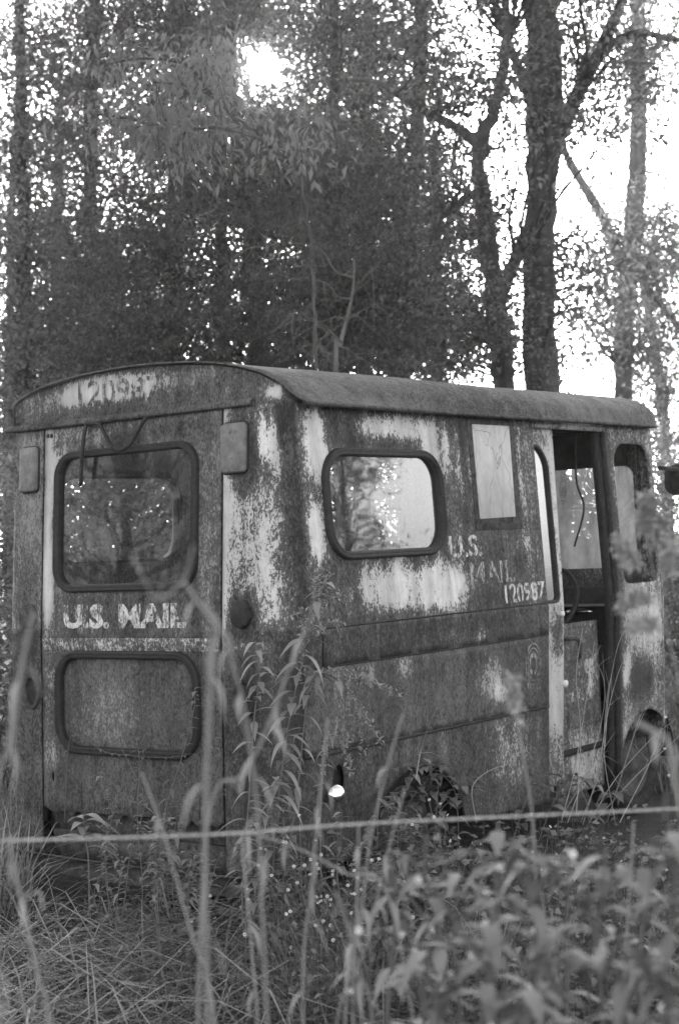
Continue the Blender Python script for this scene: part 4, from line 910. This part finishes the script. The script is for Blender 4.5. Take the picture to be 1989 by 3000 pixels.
# ------------------------------------------------------------------ grass and ground cover
def in_van(x, y, m=0.0): return (x > -0.10 - m) & (x < 3.36 + m) & (y > 0.02 - m) & (y < 1.66 + m)
def scatter(n, x0, x1, d0, d1, m=0.0):
    px = rng.uniform(x0, x1, n); d = rng.uniform(d0 ** 1.5, d1 ** 1.5, n) ** (1 / 1.5)
    v = (RC @ np.stack([(px * 1.2685 - CX) / FPX, np.full(n, -0.03), np.full(n, -1.0)])).T
    P = CAM + v * d[:, None]; P[:, 2] = gz(P[:, 0], P[:, 1]) - 0.01
    k = ~in_van(P[:, 0], P[:, 1], m); return P[k], px[k], d[k]
def blades(mb, P, H, Wd, lean, tint):
    """curved three-segment grass blades"""
    n = len(P); a = rng.uniform(0, 2 * math.pi, n); D = np.stack([np.cos(a), np.sin(a), 0 * a], 1)
    b = a + math.pi / 2 + rng.normal(size=n) * 0.5; S = np.stack([np.cos(b), np.sin(b), 0 * b], 1)
    V = []
    for t, wv in ((0, 1.0), (0.4, 0.9), (0.75, 0.6), (1.0, 0.05)):
        c = P + D * (lean * H * t ** 2)[:, None] + np.array([0, 0, 1.0]) * (H * (t - 0.45 * np.clip(lean, 0, 1.6) * t ** 3 * 0.9))[:, None]
        V += [c - S * (Wd * wv / 2)[:, None], c + S * (Wd * wv / 2)[:, None]]
    V = np.stack(V, 1).reshape(-1, 3); k = np.arange(n)[:, None] * 8
    mb.add(V, [np.concatenate([k + [0, 1, 3, 2], k + [2, 3, 5, 4], k + [4, 5, 7, 6]])], np.repeat(tint, 8))
mb = MB()
P, px, d = scatter(30000, -250, 1850, 4.2, 6.6); n = len(P)
side_w = np.clip((px - 420) / 250, 0, 1)
H = rng.uniform(0.06, 0.20, n) + side_w * rng.uniform(0.0, 0.28, n) * (rng.random(n) < 0.6)
H *= np.where((d < 5.0), 1.5, 1.0)
blades(mb, P, H, rng.uniform(0.002, 0.007, n), rng.uniform(0.1, 1.3, n), np.clip(rng.beta(0.9, 3.4, n), 0, 1))
P, px, d = scatter(1500, -150, 700, 4.2, 5.7); n = len(P)          # long arching blades at the left
blades(mb, P, rng.uniform(0.25, 0.65, n), rng.uniform(0.004, 0.011, n), rng.uniform(0.9, 1.9, n), rng.beta(1.0, 1.6, n))
P, px, d = scatter(16000, -500, 40, 6.3, 16.0); n = len(P)
blades(mb, P, rng.uniform(0.15, 0.6, n), rng.uniform(0.004, 0.012, n), rng.uniform(0.1, 1.0, n), rng.uniform(0.3, 1, n))
P, px, d = scatter(12000, 1480, 2100, 9.3, 16.0); n = len(P)
blades(mb, P, rng.uniform(0.15, 0.6, n), rng.uniform(0.004, 0.012, n), rng.uniform(0.1, 1.0, n), rng.uniform(0.2, 0.9, n))
P, px, d = scatter(9000, 1640, 3000, 5.0, 12.0); n = len(P)
blades(mb, P, rng.uniform(0.1, 0.45, n), rng.uniform(0.003, 0.010, n), rng.uniform(0.1, 1.0, n), rng.uniform(0.0, 0.8, n))
tag(mb.build('grass', M_GRASS), 'tangled long grass round the wheels and bumper of the van', kind='stuff')
mb = MB()
P, px, d = scatter(4200, -250, 1850, 4.2, 6.5); side_w = np.clip((px - 430) / 250, 0, 1)
for p, s_ in zip(P, side_w):
    h = rng.uniform(0.05, 0.20) + s_ * rng.uniform(0.05, 0.32); top = p + np.array([rng.normal() * 0.05, rng.normal() * 0.05, h])
    mb.tube(spline([p, (p + top) / 2 + rng.normal(size=3) * 0.015, top], 4), [0.0016, 0.0014, 0.0012, 0.0008], 3, 0.3, cap=False)
    k = rng.integers(5, 11); tt = rng.uniform(0.25, 1.0, k)[:, None]; C = p + (top - p) * tt
    a = rng.uniform(0, 6.28, k); D = np.stack([np.cos(a), np.sin(a), rng.uniform(-0.3, 0.6, k)], 1); L = rng.uniform(0.018, 0.045, k)
    leaves(mb, C, D, L, L * rng.uniform(0.4, 0.75), np.clip(rng.normal(0.45, 0.25, k), 0, 1), 0.15, 0.2)
tag(mb.build('ground_cover', M_LEAF_W), 'low leafy ground cover under the tall weeds', kind='stuff')

# ------------------------------------------------------------------ weeds in focus round the van
def stem_leaves(mb, S, t0, t1, n, L, ratio, up=0.35, droop=0.5, tint=(0.3, 0.8), taper=0.6):
    for k in range(n):
        t = t0 + (t1 - t0) * (k + rng.uniform(0, 0.8)) / n; j = t * (len(S) - 1); i = min(int(j), len(S) - 2); c = S[i] + (S[i + 1] - S[i]) * (j - i)
        a = k * 2.4 + rng.normal() * 0.4; d = np.array([math.cos(a), math.sin(a), up + rng.normal() * 0.25])
        big_leaf(mb, c, d, L * rng.uniform(0.7, 1.2) * (1 - taper * max(0, t - 0.6)), L * ratio * rng.uniform(0.8, 1.2), rng.uniform(*tint), droop=droop * rng.uniform(0.5, 1.5))
def tufts(mb, S, t0, n, L, tint=(0.5, 1.0)):
    for k in range(n):
        t = t0 + (1 - t0) * k / n; j = t * (len(S) - 1); i = min(int(j), len(S) - 2); c = S[i] + (S[i + 1] - S[i]) * (j - i)
        m = 4; D = rng.normal(size=(m, 3)) + np.array([0, 0, 0.4]); leaves(mb, c + rng.normal(size=(m, 3)) * 0.006, D, L * rng.uniform(0.5, 1.3, m), L * 0.45, rng.uniform(*tint, m), 0.2, 0.2)
def weed(name, label, cat, pts, d, r0=0.004, r1=0.0015, lf=None, tf=None, side=None, group=None, mat=None, lmat=None, dd=0.0):
    """one plant: stem through pixel points at depth d (rooted on the ground)"""
    Q = [pt(x, y, d + dd * k) for k, (x, y) in enumerate(pts)]
    b = Q[0].copy(); b[2] = float(gz(b[0], b[1])) - 0.02
    if Q[0][2] > b[2] + 0.1:
        b = b + np.array([rng.normal() * 0.04, rng.normal() * 0.04, 0]); Q = [b, b * 0.6 + Q[0] * 0.4] + Q
    S = spline(Q, 36); root = empty(name, (b[0], b[1], max(b[2], -0.06)), label, cat, group)
    mb = MB(); mb.tube(S, np.linspace(r0, r1, 36), 6, 0.6); lb = MB()
    if lf: stem_leaves(lb, S, *lf)
    if tf: tufts(lb, S, *tf)
    for (t, p, tn) in (side or []):
        i = int(t * 35); e = pt(p[0], p[1], d + rng.normal() * 0.04); B = spline([S[i], S[i] * 0.5 + e * 0.5 + np.array([0, 0, 0.02]), e], 12)
        mb.tube(B, np.linspace(r1 * 1.3, r1 * 0.5, 12), 5, 0.6)
        if tn: tufts(lb, B, 0.2, tn, 0.02)
        elif lf: stem_leaves(lb, B, 0.3, 1.0, 4, lf[3] * 0.7, lf[4])
    mb.build('stem', mat or M_STEM, root, True)
    if lb.V: lb.build('foliage', lmat or (M_LEAF_C if name in ('goldenrod', 'willowherb', 'seedling') else M_LEAF_W), root)
    return root
GR = 'green weeds growing against the van'
weed('goldenrod', 'tallest green goldenrod in front of the rear corner of the van', 'plant', [(628, 2040), (640, 1880), (662, 1700), (690, 1560), (722, 1420), (762, 1315)], 5.55, lf=(0.25, 0.95, 50, 0.11, 0.26, 0.15, 0.7), tf=(0.7, 26, 0.022),
     side=[(0.85, (790, 1370), 12), (0.8, (800, 1440), 12), (0.75, (700, 1400), 10), (0.9, (730, 1330), 10)], group=GR)
weed('goldenrod', 'goldenrod arching down to the right with tiny seed clusters, over the rub panel', 'plant', [(660, 2040), (690, 1800), (712, 1600), (745, 1555), (800, 1590), (850, 1665), (880, 1720)], 5.6, lf=(0.3, 0.7, 26, 0.085, 0.26, 0.1, 0.8), tf=(0.55, 40, 0.018),
     side=[(0.6, (860, 1570), 16), (0.7, (930, 1610), 18), (0.8, (840, 1750), 14), (0.85, (800, 1720), 12)], group=GR)
weed('goldenrod', 'short goldenrod with nodding tip beside the fuel cap', 'plant', [(742, 2060), (740, 1900), (748, 1740), (770, 1700), (800, 1740), (815, 1800)], 5.6, lf=(0.3, 0.8, 16, 0.06, 0.22, 0.1, 0.8), tf=(0.5, 26, 0.02), group=GR)
weed('willowherb', 'green lance-leaved weed low in front of the rear corner', 'plant', [(590, 2060), (600, 1950), (622, 1860), (640, 1800)], 5.5, lf=(0.2, 1.0, 38, 0.10, 0.24, 0.3, 0.5), group=GR)
weed('willowherb', 'leafy weed leaning left of the rear corner, before the door edge', 'plant', [(560, 2060), (575, 1850), (588, 1650), (600, 1560), (590, 1480)], 5.45, lf=(0.35, 1.0, 36, 0.095, 0.25, 0.2, 0.7), group=GR)
weed('seedling', 'broad-leaved seedling with six pale leaves above the left end of the bumper', 'plant', [(205, 1990), (200, 1950), (196, 1905), (192, 1880)], 5.75, lf=(0.55, 1.0, 8, 0.12, 0.36, 0.5, 0.6, (0.6, 1.0), 0.2), group=GR)
for (lb_, pts, d) in (('weed with paired leaves in front of the lower infill panel, left stem', [(330, 2060), (318, 1900), (322, 1750), (300, 1640), (292, 1540)], 5.85),
                      ('weed with small leaves climbing the middle of the lower infill panel', [(372, 2060), (376, 1900), (420, 1750), (448, 1640), (450, 1590)], 5.8),
                      ('leaning weed crossing the bottom right of the lower infill panel', [(480, 2060), (470, 1900), (490, 1790), (500, 1700)], 5.75),
                      ('bushy weed in front of the middle of the bumper', [(400, 2070), (405, 1960), (420, 1880), (440, 1800)], 5.6),
                      ('weed in front of the tattered door bottom', [(290, 2070), (300, 1980), (330, 1880), (340, 1830)], 5.65),
                      ('slim weed just right of the hanging door bottom corner', [(250, 2070), (245, 1950), (262, 1860), (225, 1780)], 5.7)):
    weed('weed', lb_, 'plant', pts, d, 0.0028, 0.001, lf=(0.3, 1.0, 40, 0.045, 0.32, 0.3, 0.5), side=[(0.6, (pts[-1][0] + rng.uniform(-60, 60), pts[-1][1] + 120), 0), (0.75, (pts[-1][0] + rng.uniform(-60, 60), pts[-1][1] + 50), 0)], group=GR)
for k in range(22):
    x0 = rng.uniform(230, 940); y0 = rng.uniform(1830, 1990) + max(0, 560 - x0) * 0.12; d0 = rng.uniform(4.9, 5.7)
    weed('weed', 'small-leaved weed in the tangle in front of the van', 'plant', [(x0, y0 + 150), (x0 + rng.uniform(-15, 15), y0 + 70), (x0 + rng.uniform(-30, 30), y0)], d0, 0.0024, 0.001, lf=(0.3, 1.0, 34, rng.uniform(0.03, 0.055), 0.34, 0.3, 0.5, (0.0, 1.0)),
         side=[(0.6, (x0 + rng.uniform(-60, 60), y0 + 40), 0), (0.7, (x0 + rng.uniform(-60, 60), y0 + 10), 0)], group='small weeds in the tangle before the van')
# vines
def vine(label, paths, off, nl, L, plane, ratio=0.6):
    root = None
    for pth in paths:
        mb = MB(); lb = MB()
        Q = spline([plane(x * 1.2685, y * 1.2685, off + rng.uniform(0, 0.03)) for x, y in pth], 40)
        if root is None: root = empty('vine', (Q[0][0], Q[0][1], 0.0), label, 'vine', 'vines on the van')
        mb.tube(Q, np.linspace(0.0028, 0.001, 40), 5, 0.4); stem_leaves(lb, Q, 0.03, 1.0, nl, L, ratio, 0.2, 0.6, (0.3, 0.9), 0.3)
        mb.build('stem', M_STEM, root, True); lb.build('foliage', M_LEAF_W, root)
vine('vine creeping along the bottom edge of the lower infill panel', [[(150, 1900), (160, 1720), (190, 1700), (240, 1735), (300, 1745), (380, 1750), (450, 1740)], [(300, 1900), (330, 1750), (350, 1690), (330, 1600), (300, 1530)]], 0.05, 34, 0.022, on_rear)
vine('leafy vine spilling over the rear wheel arch', [[(870, 1960), (880, 1800), (930, 1775), (1000, 1765), (1050, 1780), (1080, 1850)], [(1000, 1960), (1010, 1800), (980, 1770), (940, 1800)], [(1060, 1960), (1050, 1830), (1010, 1790), (960, 1830), (930, 1880)], [(950, 1960), (960, 1860), (1000, 1830), (1060, 1850)], [(900, 1960), (900, 1850), (950, 1830)], [(1040, 1960), (1020, 1870), (1080, 1830), (1110, 1790)]], 0.10, 26, 0.055, on_side, 0.62)
vine('broad-leaved bindweed at the foot of the sliding door', [[(1180, 1950), (1230, 1810), (1270, 1790), (1320, 1790), (1340, 1820)], [(1240, 1950), (1290, 1830), (1350, 1800), (1390, 1830)], [(1330, 1950), (1400, 1840), (1450, 1830)]], 0.12, 12, 0.075, on_side, 0.75)
# thin bare brambles before the doorway and the front wheel
root = None
for pth in [[(1295, 1900), (1330, 1760), (1355, 1600), (1372, 1480)], [(1340, 1900), (1390, 1760), (1405, 1600), (1430, 1480), (1470, 1420)], [(1360, 1900), (1420, 1800), (1500, 1710), (1560, 1660)], [(1370, 1900), (1470, 1790), (1568, 1700)],
            [(1300, 1880), (1360, 1780), (1420, 1690)], [(1310, 1900), (1380, 1700), (1395, 1580), (1360, 1500)], [(1400, 1900), (1450, 1740), (1480, 1650), (1520, 1600)], [(1330, 1880), (1340, 1700), (1330, 1560), (1345, 1450)], [(1420, 1900), (1395, 1750), (1400, 1620), (1415, 1540)],
            [(1345, 1905), (1380, 1780), (1402, 1650), (1425, 1560), (1450, 1500)], [(1430, 1900), (1500, 1760), (1540, 1640)], [(1100, 1900), (1090, 1820), (1130, 1780), (1190, 1760)], [(960, 1800), (970, 1740), (985, 1690)]]:
    Q = spline([on_side(x * 1.2685, y * 1.2685, 0.10 + rng.uniform(0, 0.10)) for x, y in pth], 30)
    if root is None: root = empty('bramble', (Q[0][0], Q[0][1], 0), 'bare thin bramble stems before the doorway and front wheel', 'bramble')
    mb = MB(); mb.tube(Q, np.linspace(0.0028, 0.001, 30), 5, rng.uniform(0.2, 0.9))
    for _ in range(3):
        j = rng.integers(8, 28); branch(mb, Q[j], Q[j] + rng.normal(size=3) * np.array([0.09, 0.03, 0.09]), 0.0013, 0.0006, 0.05, 5)
    mb.build('stem', M_DRY, root, True)
# small white asters
def aster(x, y, d, n, label, sp=0.09, fl=0.006):
    b = ground_at(x, d); root = empty('aster', (b[0], b[1], -0.04), label, 'flower', 'white asters')
    mb = MB(); fb = MB(); c0 = pt(x, y, d); mid = b * 0.4 + c0 * 0.6; mid[2] = c0[2] * 0.6
    S = spline([b, mid, c0], 14); mb.tube(S, np.linspace(0.003, 0.0012, 14), 5, 0.4)
    for _ in range(n):
        e = c0 + rng.normal(size=3) * sp * np.array([1, 1, 1.1]); j = rng.integers(6, 13); branch(mb, S[j], e, 0.0012, 0.0007, 0.03, 5)
        m = 9; a = np.arange(m) * 2 * math.pi / m; nn = unit(np.array([-0.6, -0.5, 0.7]) + rng.normal(size=3) * 0.35); u = unit(np.cross(nn, [0.3, 0.2, 1.0])); v = np.cross(nn, u)
        D = np.cos(a)[:, None] * u + np.sin(a)[:, None] * v + nn * 0.15
        leaves(fb, np.repeat(e[None], m, 0) + D * fl * 0.2, D, np.full(m, fl), np.full(m, fl * 0.45), rng.uniform(0.4, 1, m), 0.0, 0.1, np.repeat(nn[None], m, 0))
    mb.build('stem', M_STEM, root, True); fb.build('flower_head', M_FLOWER, root)
for q in ((690, 2010, 5.3, 16, 'asters beside the corner of the van, left of the fuel cap'), (770, 2050, 5.2, 18, 'asters low below the fuel cap'), (830, 2120, 5.0, 16, 'asters below the rear wheel arch'), (620, 1995, 5.4, 10, 'small asters at the foot of the rear corner'),
          (720, 2160, 4.9, 12, 'asters in the grass nearest the middle'), (1010, 1890, 5.6, 6, 'asters in the vine at the rear wheel'), (1545, 1690, 6.2, 6, 'asters before the front wheel'), (430, 2180, 5.2, 7, 'sparse asters in the long grass'), (1235, 1930, 5.6, 4, 'asters at the foot of the sliding door')): aster(*q)

# ------------------------------------------------------------------ out-of-focus foreground
wr = spline([pt(-140, 1950, 2.35), pt(0, 1942, 2.35), pt(250, 1936, 2.35), pt(555, 1924, 2.35), pt(800, 1905, 2.4), pt(1200, 1885, 2.45), pt(1560, 1868, 2.5), pt(1720, 1858, 2.52)], 160)
mb = MB(); ph = np.arange(160) * 1.9
for s_ in (0, math.pi):
    mb.tube(wr + 0.0013 * np.stack([0 * ph, np.cos(ph + s_), np.sin(ph + s_)], 1), 0.0014, 5)
wo_ = mb.build('fence_wire', M_WIRE); tag(wo_, 'twisted fence wire stretched across the view in front of the van', 'wire')
FG = 'dry stalks nearest the camera'
def stalk(label, pts, d, r0=0.0045, r1=0.003, side=(), plume=0, mat=None, lf=None):
    r0, r1 = r0 * 0.5, r1 * 0.45
    Q = [pt(x, y, d) for x, y in pts]; b = Q[0].copy(); b[2] = float(gz(b[0], b[1])) - 0.02
    e = Q[0] - Q[1]; k_ = min(4.0, (Q[0][2] - b[2]) / max(1e-3, -e[2])) if e[2] < -1e-3 else 0
    b[:2] = (Q[0] + e * k_ * 0.55)[:2]
    S = spline([b, b * 0.7 + Q[0] * 0.3, b * 0.35 + Q[0] * 0.65] + Q, 60)[::1]; S = S[np.round(np.linspace(0, 59, 50)).astype(int)]; root = empty('dry_stalk', (b[0], b[1], max(b[2], -0.08)), label, 'stalk', FG); mb = MB(); mb.tube(S, np.linspace(r0, r1, 50), 7, rng.uniform(0.3, 0.9)); lb = MB()
    for k in range(4, 46, 7): mb.tube([S[k] - (S[k + 1] - S[k]) * 0.15, S[k], S[k] + (S[k + 1] - S[k]) * 0.15], [r0 * 0.9, r0 * 1.15, r0 * 0.9], 7, 0.3)
    for sp in side:
        B = spline([pt(x, y, d + rng.normal() * 0.02) for x, y in sp], 14); mb.tube(B, np.linspace(r1 * 1.0, r1 * 0.6, 14), 6, 0.6)
        if plume: tufts(lb, B, 0.3, plume // 2, 0.016, (0.6, 1))
    if plume: tufts(lb, S, 0.86, plume, 0.018, (0.6, 1))
    if not lf and not plume: lf = (0.35, 0.97, int(rng.integers(3, 8)), 0.05, 0.16, -0.5, 0.9)
    if lf: stem_leaves(lb, S, *lf)
    mb.build('stem', mat or M_DRY, root, True)
    if lb.V: lb.build('seed_head' if plume else 'dry_leaf', mat or M_DRY, root)
stalk('tall blurred stalk before the door edge, forking in front of the rear window', [(482, 2365), (476, 2150), (474, 1920), (480, 1700), (492, 1520), (500, 1450), (462, 1395), (425, 1345)], 1.75, 0.0052, 0.0042, [[(425, 1345), (365, 1385), (330, 1330), (310, 1290)], [(425, 1345), (448, 1260)], [(365, 1385), (380, 1330)]])
stalk('blurred stalk slanting up to the right before the rear corner', [(480, 1900), (560, 1790), (610, 1700), (655, 1580), (690, 1490), (720, 1420)], 2.1, 0.005, 0.0032)
stalk('blurred stalk leaning left behind the forked one', [(605, 2080), (600, 1950), (590, 1820), (565, 1640), (545, 1560), (512, 1450), (470, 1390)], 2.0, 0.0045, 0.003)
stalk('blurred stalk curving at the left edge below the bumper', [(112, 2365), (92, 2270), (62, 2130), (35, 2010), (20, 1930)], 2.0, 0.0055, 0.004, [[(50, 2080), (90, 2060), (100, 2100)], [(70, 2170), (40, 2190)]])
stalk('blurred upright stalk along the left edge of the van', [(-10, 1900), (18, 1740), (38, 1620), (58, 1500), (80, 1415)], 1.7, 0.0055, 0.0045)
stalk('blurred bent stalk crossing the bumper', [(490, 2310), (450, 2180), (402, 2010), (370, 1900), (328, 1785)], 2.3, 0.0042, 0.0035, [[(440, 2160), (470, 2150)]])
stalk('thin pale stalk ending at the fence wire', [(596, 2365), (585, 2230), (572, 2080), (558, 1930)], 2.5, 0.0036, 0.003)
stalk('pale stalk rising past the fuel cap', [(700, 2250), (716, 2080), (738, 1850), (757, 1660)], 2.4, 0.0042, 0.0034)
stalk('pale stalk before the rear wheel arch, tallest of its bunch', [(800, 2300), (830, 2150), (852, 1960), (892, 1780), (930, 1650)], 2.4, 0.0042, 0.003)
stalk('pale stalk right of the tallest one in the bunch', [(780, 2350), (840, 2200), (885, 2010), (935, 1820)], 2.5, 0.004, 0.003)
stalk('short pale stalk leaning right in the bunch', [(862, 2365), (832, 2250), (800, 2130), (775, 2060)], 2.2, 0.0042, 0.003)
stalk('upright pale stalk in the middle of the bunch', [(815, 2330), (822, 2150), (826, 1985), (828, 1905)], 2.5, 0.0038, 0.003)
stalk('stalk with a spiky head before the rub panel', [(1240, 2100), (1228, 1880), (1210, 1760), (1192, 1650), (1184, 1560)], 2.4, 0.0038, 0.003, plume=14)
stalk('pale stalk at the lower right, crossing the fence wire', [(1442, 2365), (1440, 2250), (1452, 2080), (1462, 1900)], 2.4, 0.0042, 0.0036)
stalk('pale stalk slanting right at the bottom right', [(1290, 2365), (1268, 2200), (1250, 2060)], 2.5, 0.0038, 0.003)
stalk('dead stem lying over the fence wire towards the fuel cap', [(900, 2080), (800, 2018), (700, 1965), (600, 1930), (555, 1922)], 2.4, 0.0035, 0.003)
stalk('thick blurred stem at the right edge with a side twig', [(1600, 2000), (1575, 1880), (1552, 1780), (1540, 1712), (1510, 1690), (1465, 1668)], 1.7, 0.007, 0.005, [[(1552, 1780), (1590, 1720)]])
stalk('goldenrod stem with a pale plume before the quarter window', [(1600, 1900), (1580, 1650), (1545, 1480), (1510, 1330), (1490, 1220), (1500, 1150)], 2.5, 0.0034, 0.002, [[(1510, 1330), (1450, 1290), (1430, 1240)], [(1530, 1400), (1470, 1380), (1440, 1400)], [(1500, 1270), (1530, 1200)], [(1520, 1360), (1545, 1300), (1540, 1260)], [(1545, 1470), (1490, 1440), (1460, 1460)]], plume=70)
# leafy weeds out of focus at the lower right
FW = 'leafy weeds out of focus at the lower right'
lw = [(900, 1980, 2.6, 'leafy weed beneath the rear wheel arch'), (985, 1930, 2.5, 'leafy weed under the vine of the wheel arch'), (1060, 2010, 2.2, 'leafy weed with the largest pale leaf, below the wheel arch'), (1150, 1900, 2.4, 'leafy weed touching the fence wire below the rub panel'), (1225, 1930, 2.1, 'dark leafy weed below the sliding door'),
      (1310, 1950, 2.5, 'leafy weed below the doorway'), (1400, 1960, 2.2, 'leafy weed below the front wing'), (1480, 1990, 2.6, 'leafy weed below the front wheel'), (1545, 1900, 2.0, 'leafy weed cut by the right edge'), (1130, 2120, 2.0, 'low leafy weed in the lower middle right'), (1290, 2150, 2.0, 'low leafy weed left of the dark stem'), (1440, 2180, 1.9, 'low leafy weed at the lower right'),
      (990, 2180, 2.2, 'low leafy weed right of the stalk bunch'), (1540, 2200, 1.9, 'leafy weed in the lower right corner'), (1215, 2260, 1.9, 'leafy weed cut by the bottom edge')]
for x, y, d, lab in lw:
    d *= 1.0
    xb = x + rng.uniform(-40, 40)
    weed('leafy_weed', lab, 'plant', [(xb, y + 420), (xb + rng.uniform(-20, 20), y + 220), (x + rng.uniform(-15, 15), y + 90), (x, y)], d, 0.0045, 0.002, lf=(0.3, 1.0, 13, 0.07, 0.30, 0.15, 0.6, (0.0, 1.0), 0.3), group=FW, lmat=M_LEAF_B,
         side=[(0.7, (x + rng.uniform(40, 110), y + rng.uniform(20, 90)), 0), (0.75, (x - rng.uniform(40, 110), y + rng.uniform(20, 90)), 0), (0.55, (x + rng.uniform(-110, 110), y + rng.uniform(100, 200)), 0)])
for x, y, d, n, lab in ((990, 2210, 2.4, 5, 'blurred white flowers at the bottom, left group'), (1100, 2170, 2.3, 6, 'blurred white flowers in the lower middle right'), (1200, 2250, 2.2, 5, 'blurred white flowers nearest the bottom edge'), (1450, 2240, 2.2, 5, 'blurred white flowers at the lower right'), (830, 2290, 2.3, 3, 'blurred white flowers under the stalk bunch')): aster(x, y, d, n, lab, 0.05, 0.006)

# ------------------------------------------------------------------ haze added for veiling glare and faded far trees
HX = np.array([[-18, -22, -1.3], [46, 46, 17]])
mb = MB(); mb.box(HX[0], HX[1])
hm = bpy.data.materials.new('haze'); hm.use_nodes = True; t = hm.node_tree; t.nodes.clear()
out = t.nodes.new('ShaderNodeOutputMaterial'); pv = t.nodes.new('ShaderNodeVolumePrincipled')
pv.inputs['Color'].default_value = (0.9, 0.9, 0.9, 1); pv.inputs['Density'].default_value = 0.0007; pv.inputs['Anisotropy'].default_value = 0.7
t.links.new(pv.outputs[0], out.inputs['Volume'])
hz = mb.build('haze', hm); tag(hz, 'thin haze added to veil the far trees with glare', kind='stuff')

for lab, P_, d in (('dark bent stem among the leafy weeds, below the doorway', [(1425, 2365), (1428, 2240), (1420, 2120), (1395, 2010), (1375, 1930)], 2.3), ('dark upright stem left of the bent one', [(1228, 2365), (1232, 2200), (1240, 2060), (1238, 1960)], 2.4), ('dark arching stem at the lower right edge', [(1360, 2200), (1440, 2215), (1520, 2190), (1575, 2180)], 2.4)):
    stalk(lab, P_, d, 0.005, 0.0036, mat=M_BARK)
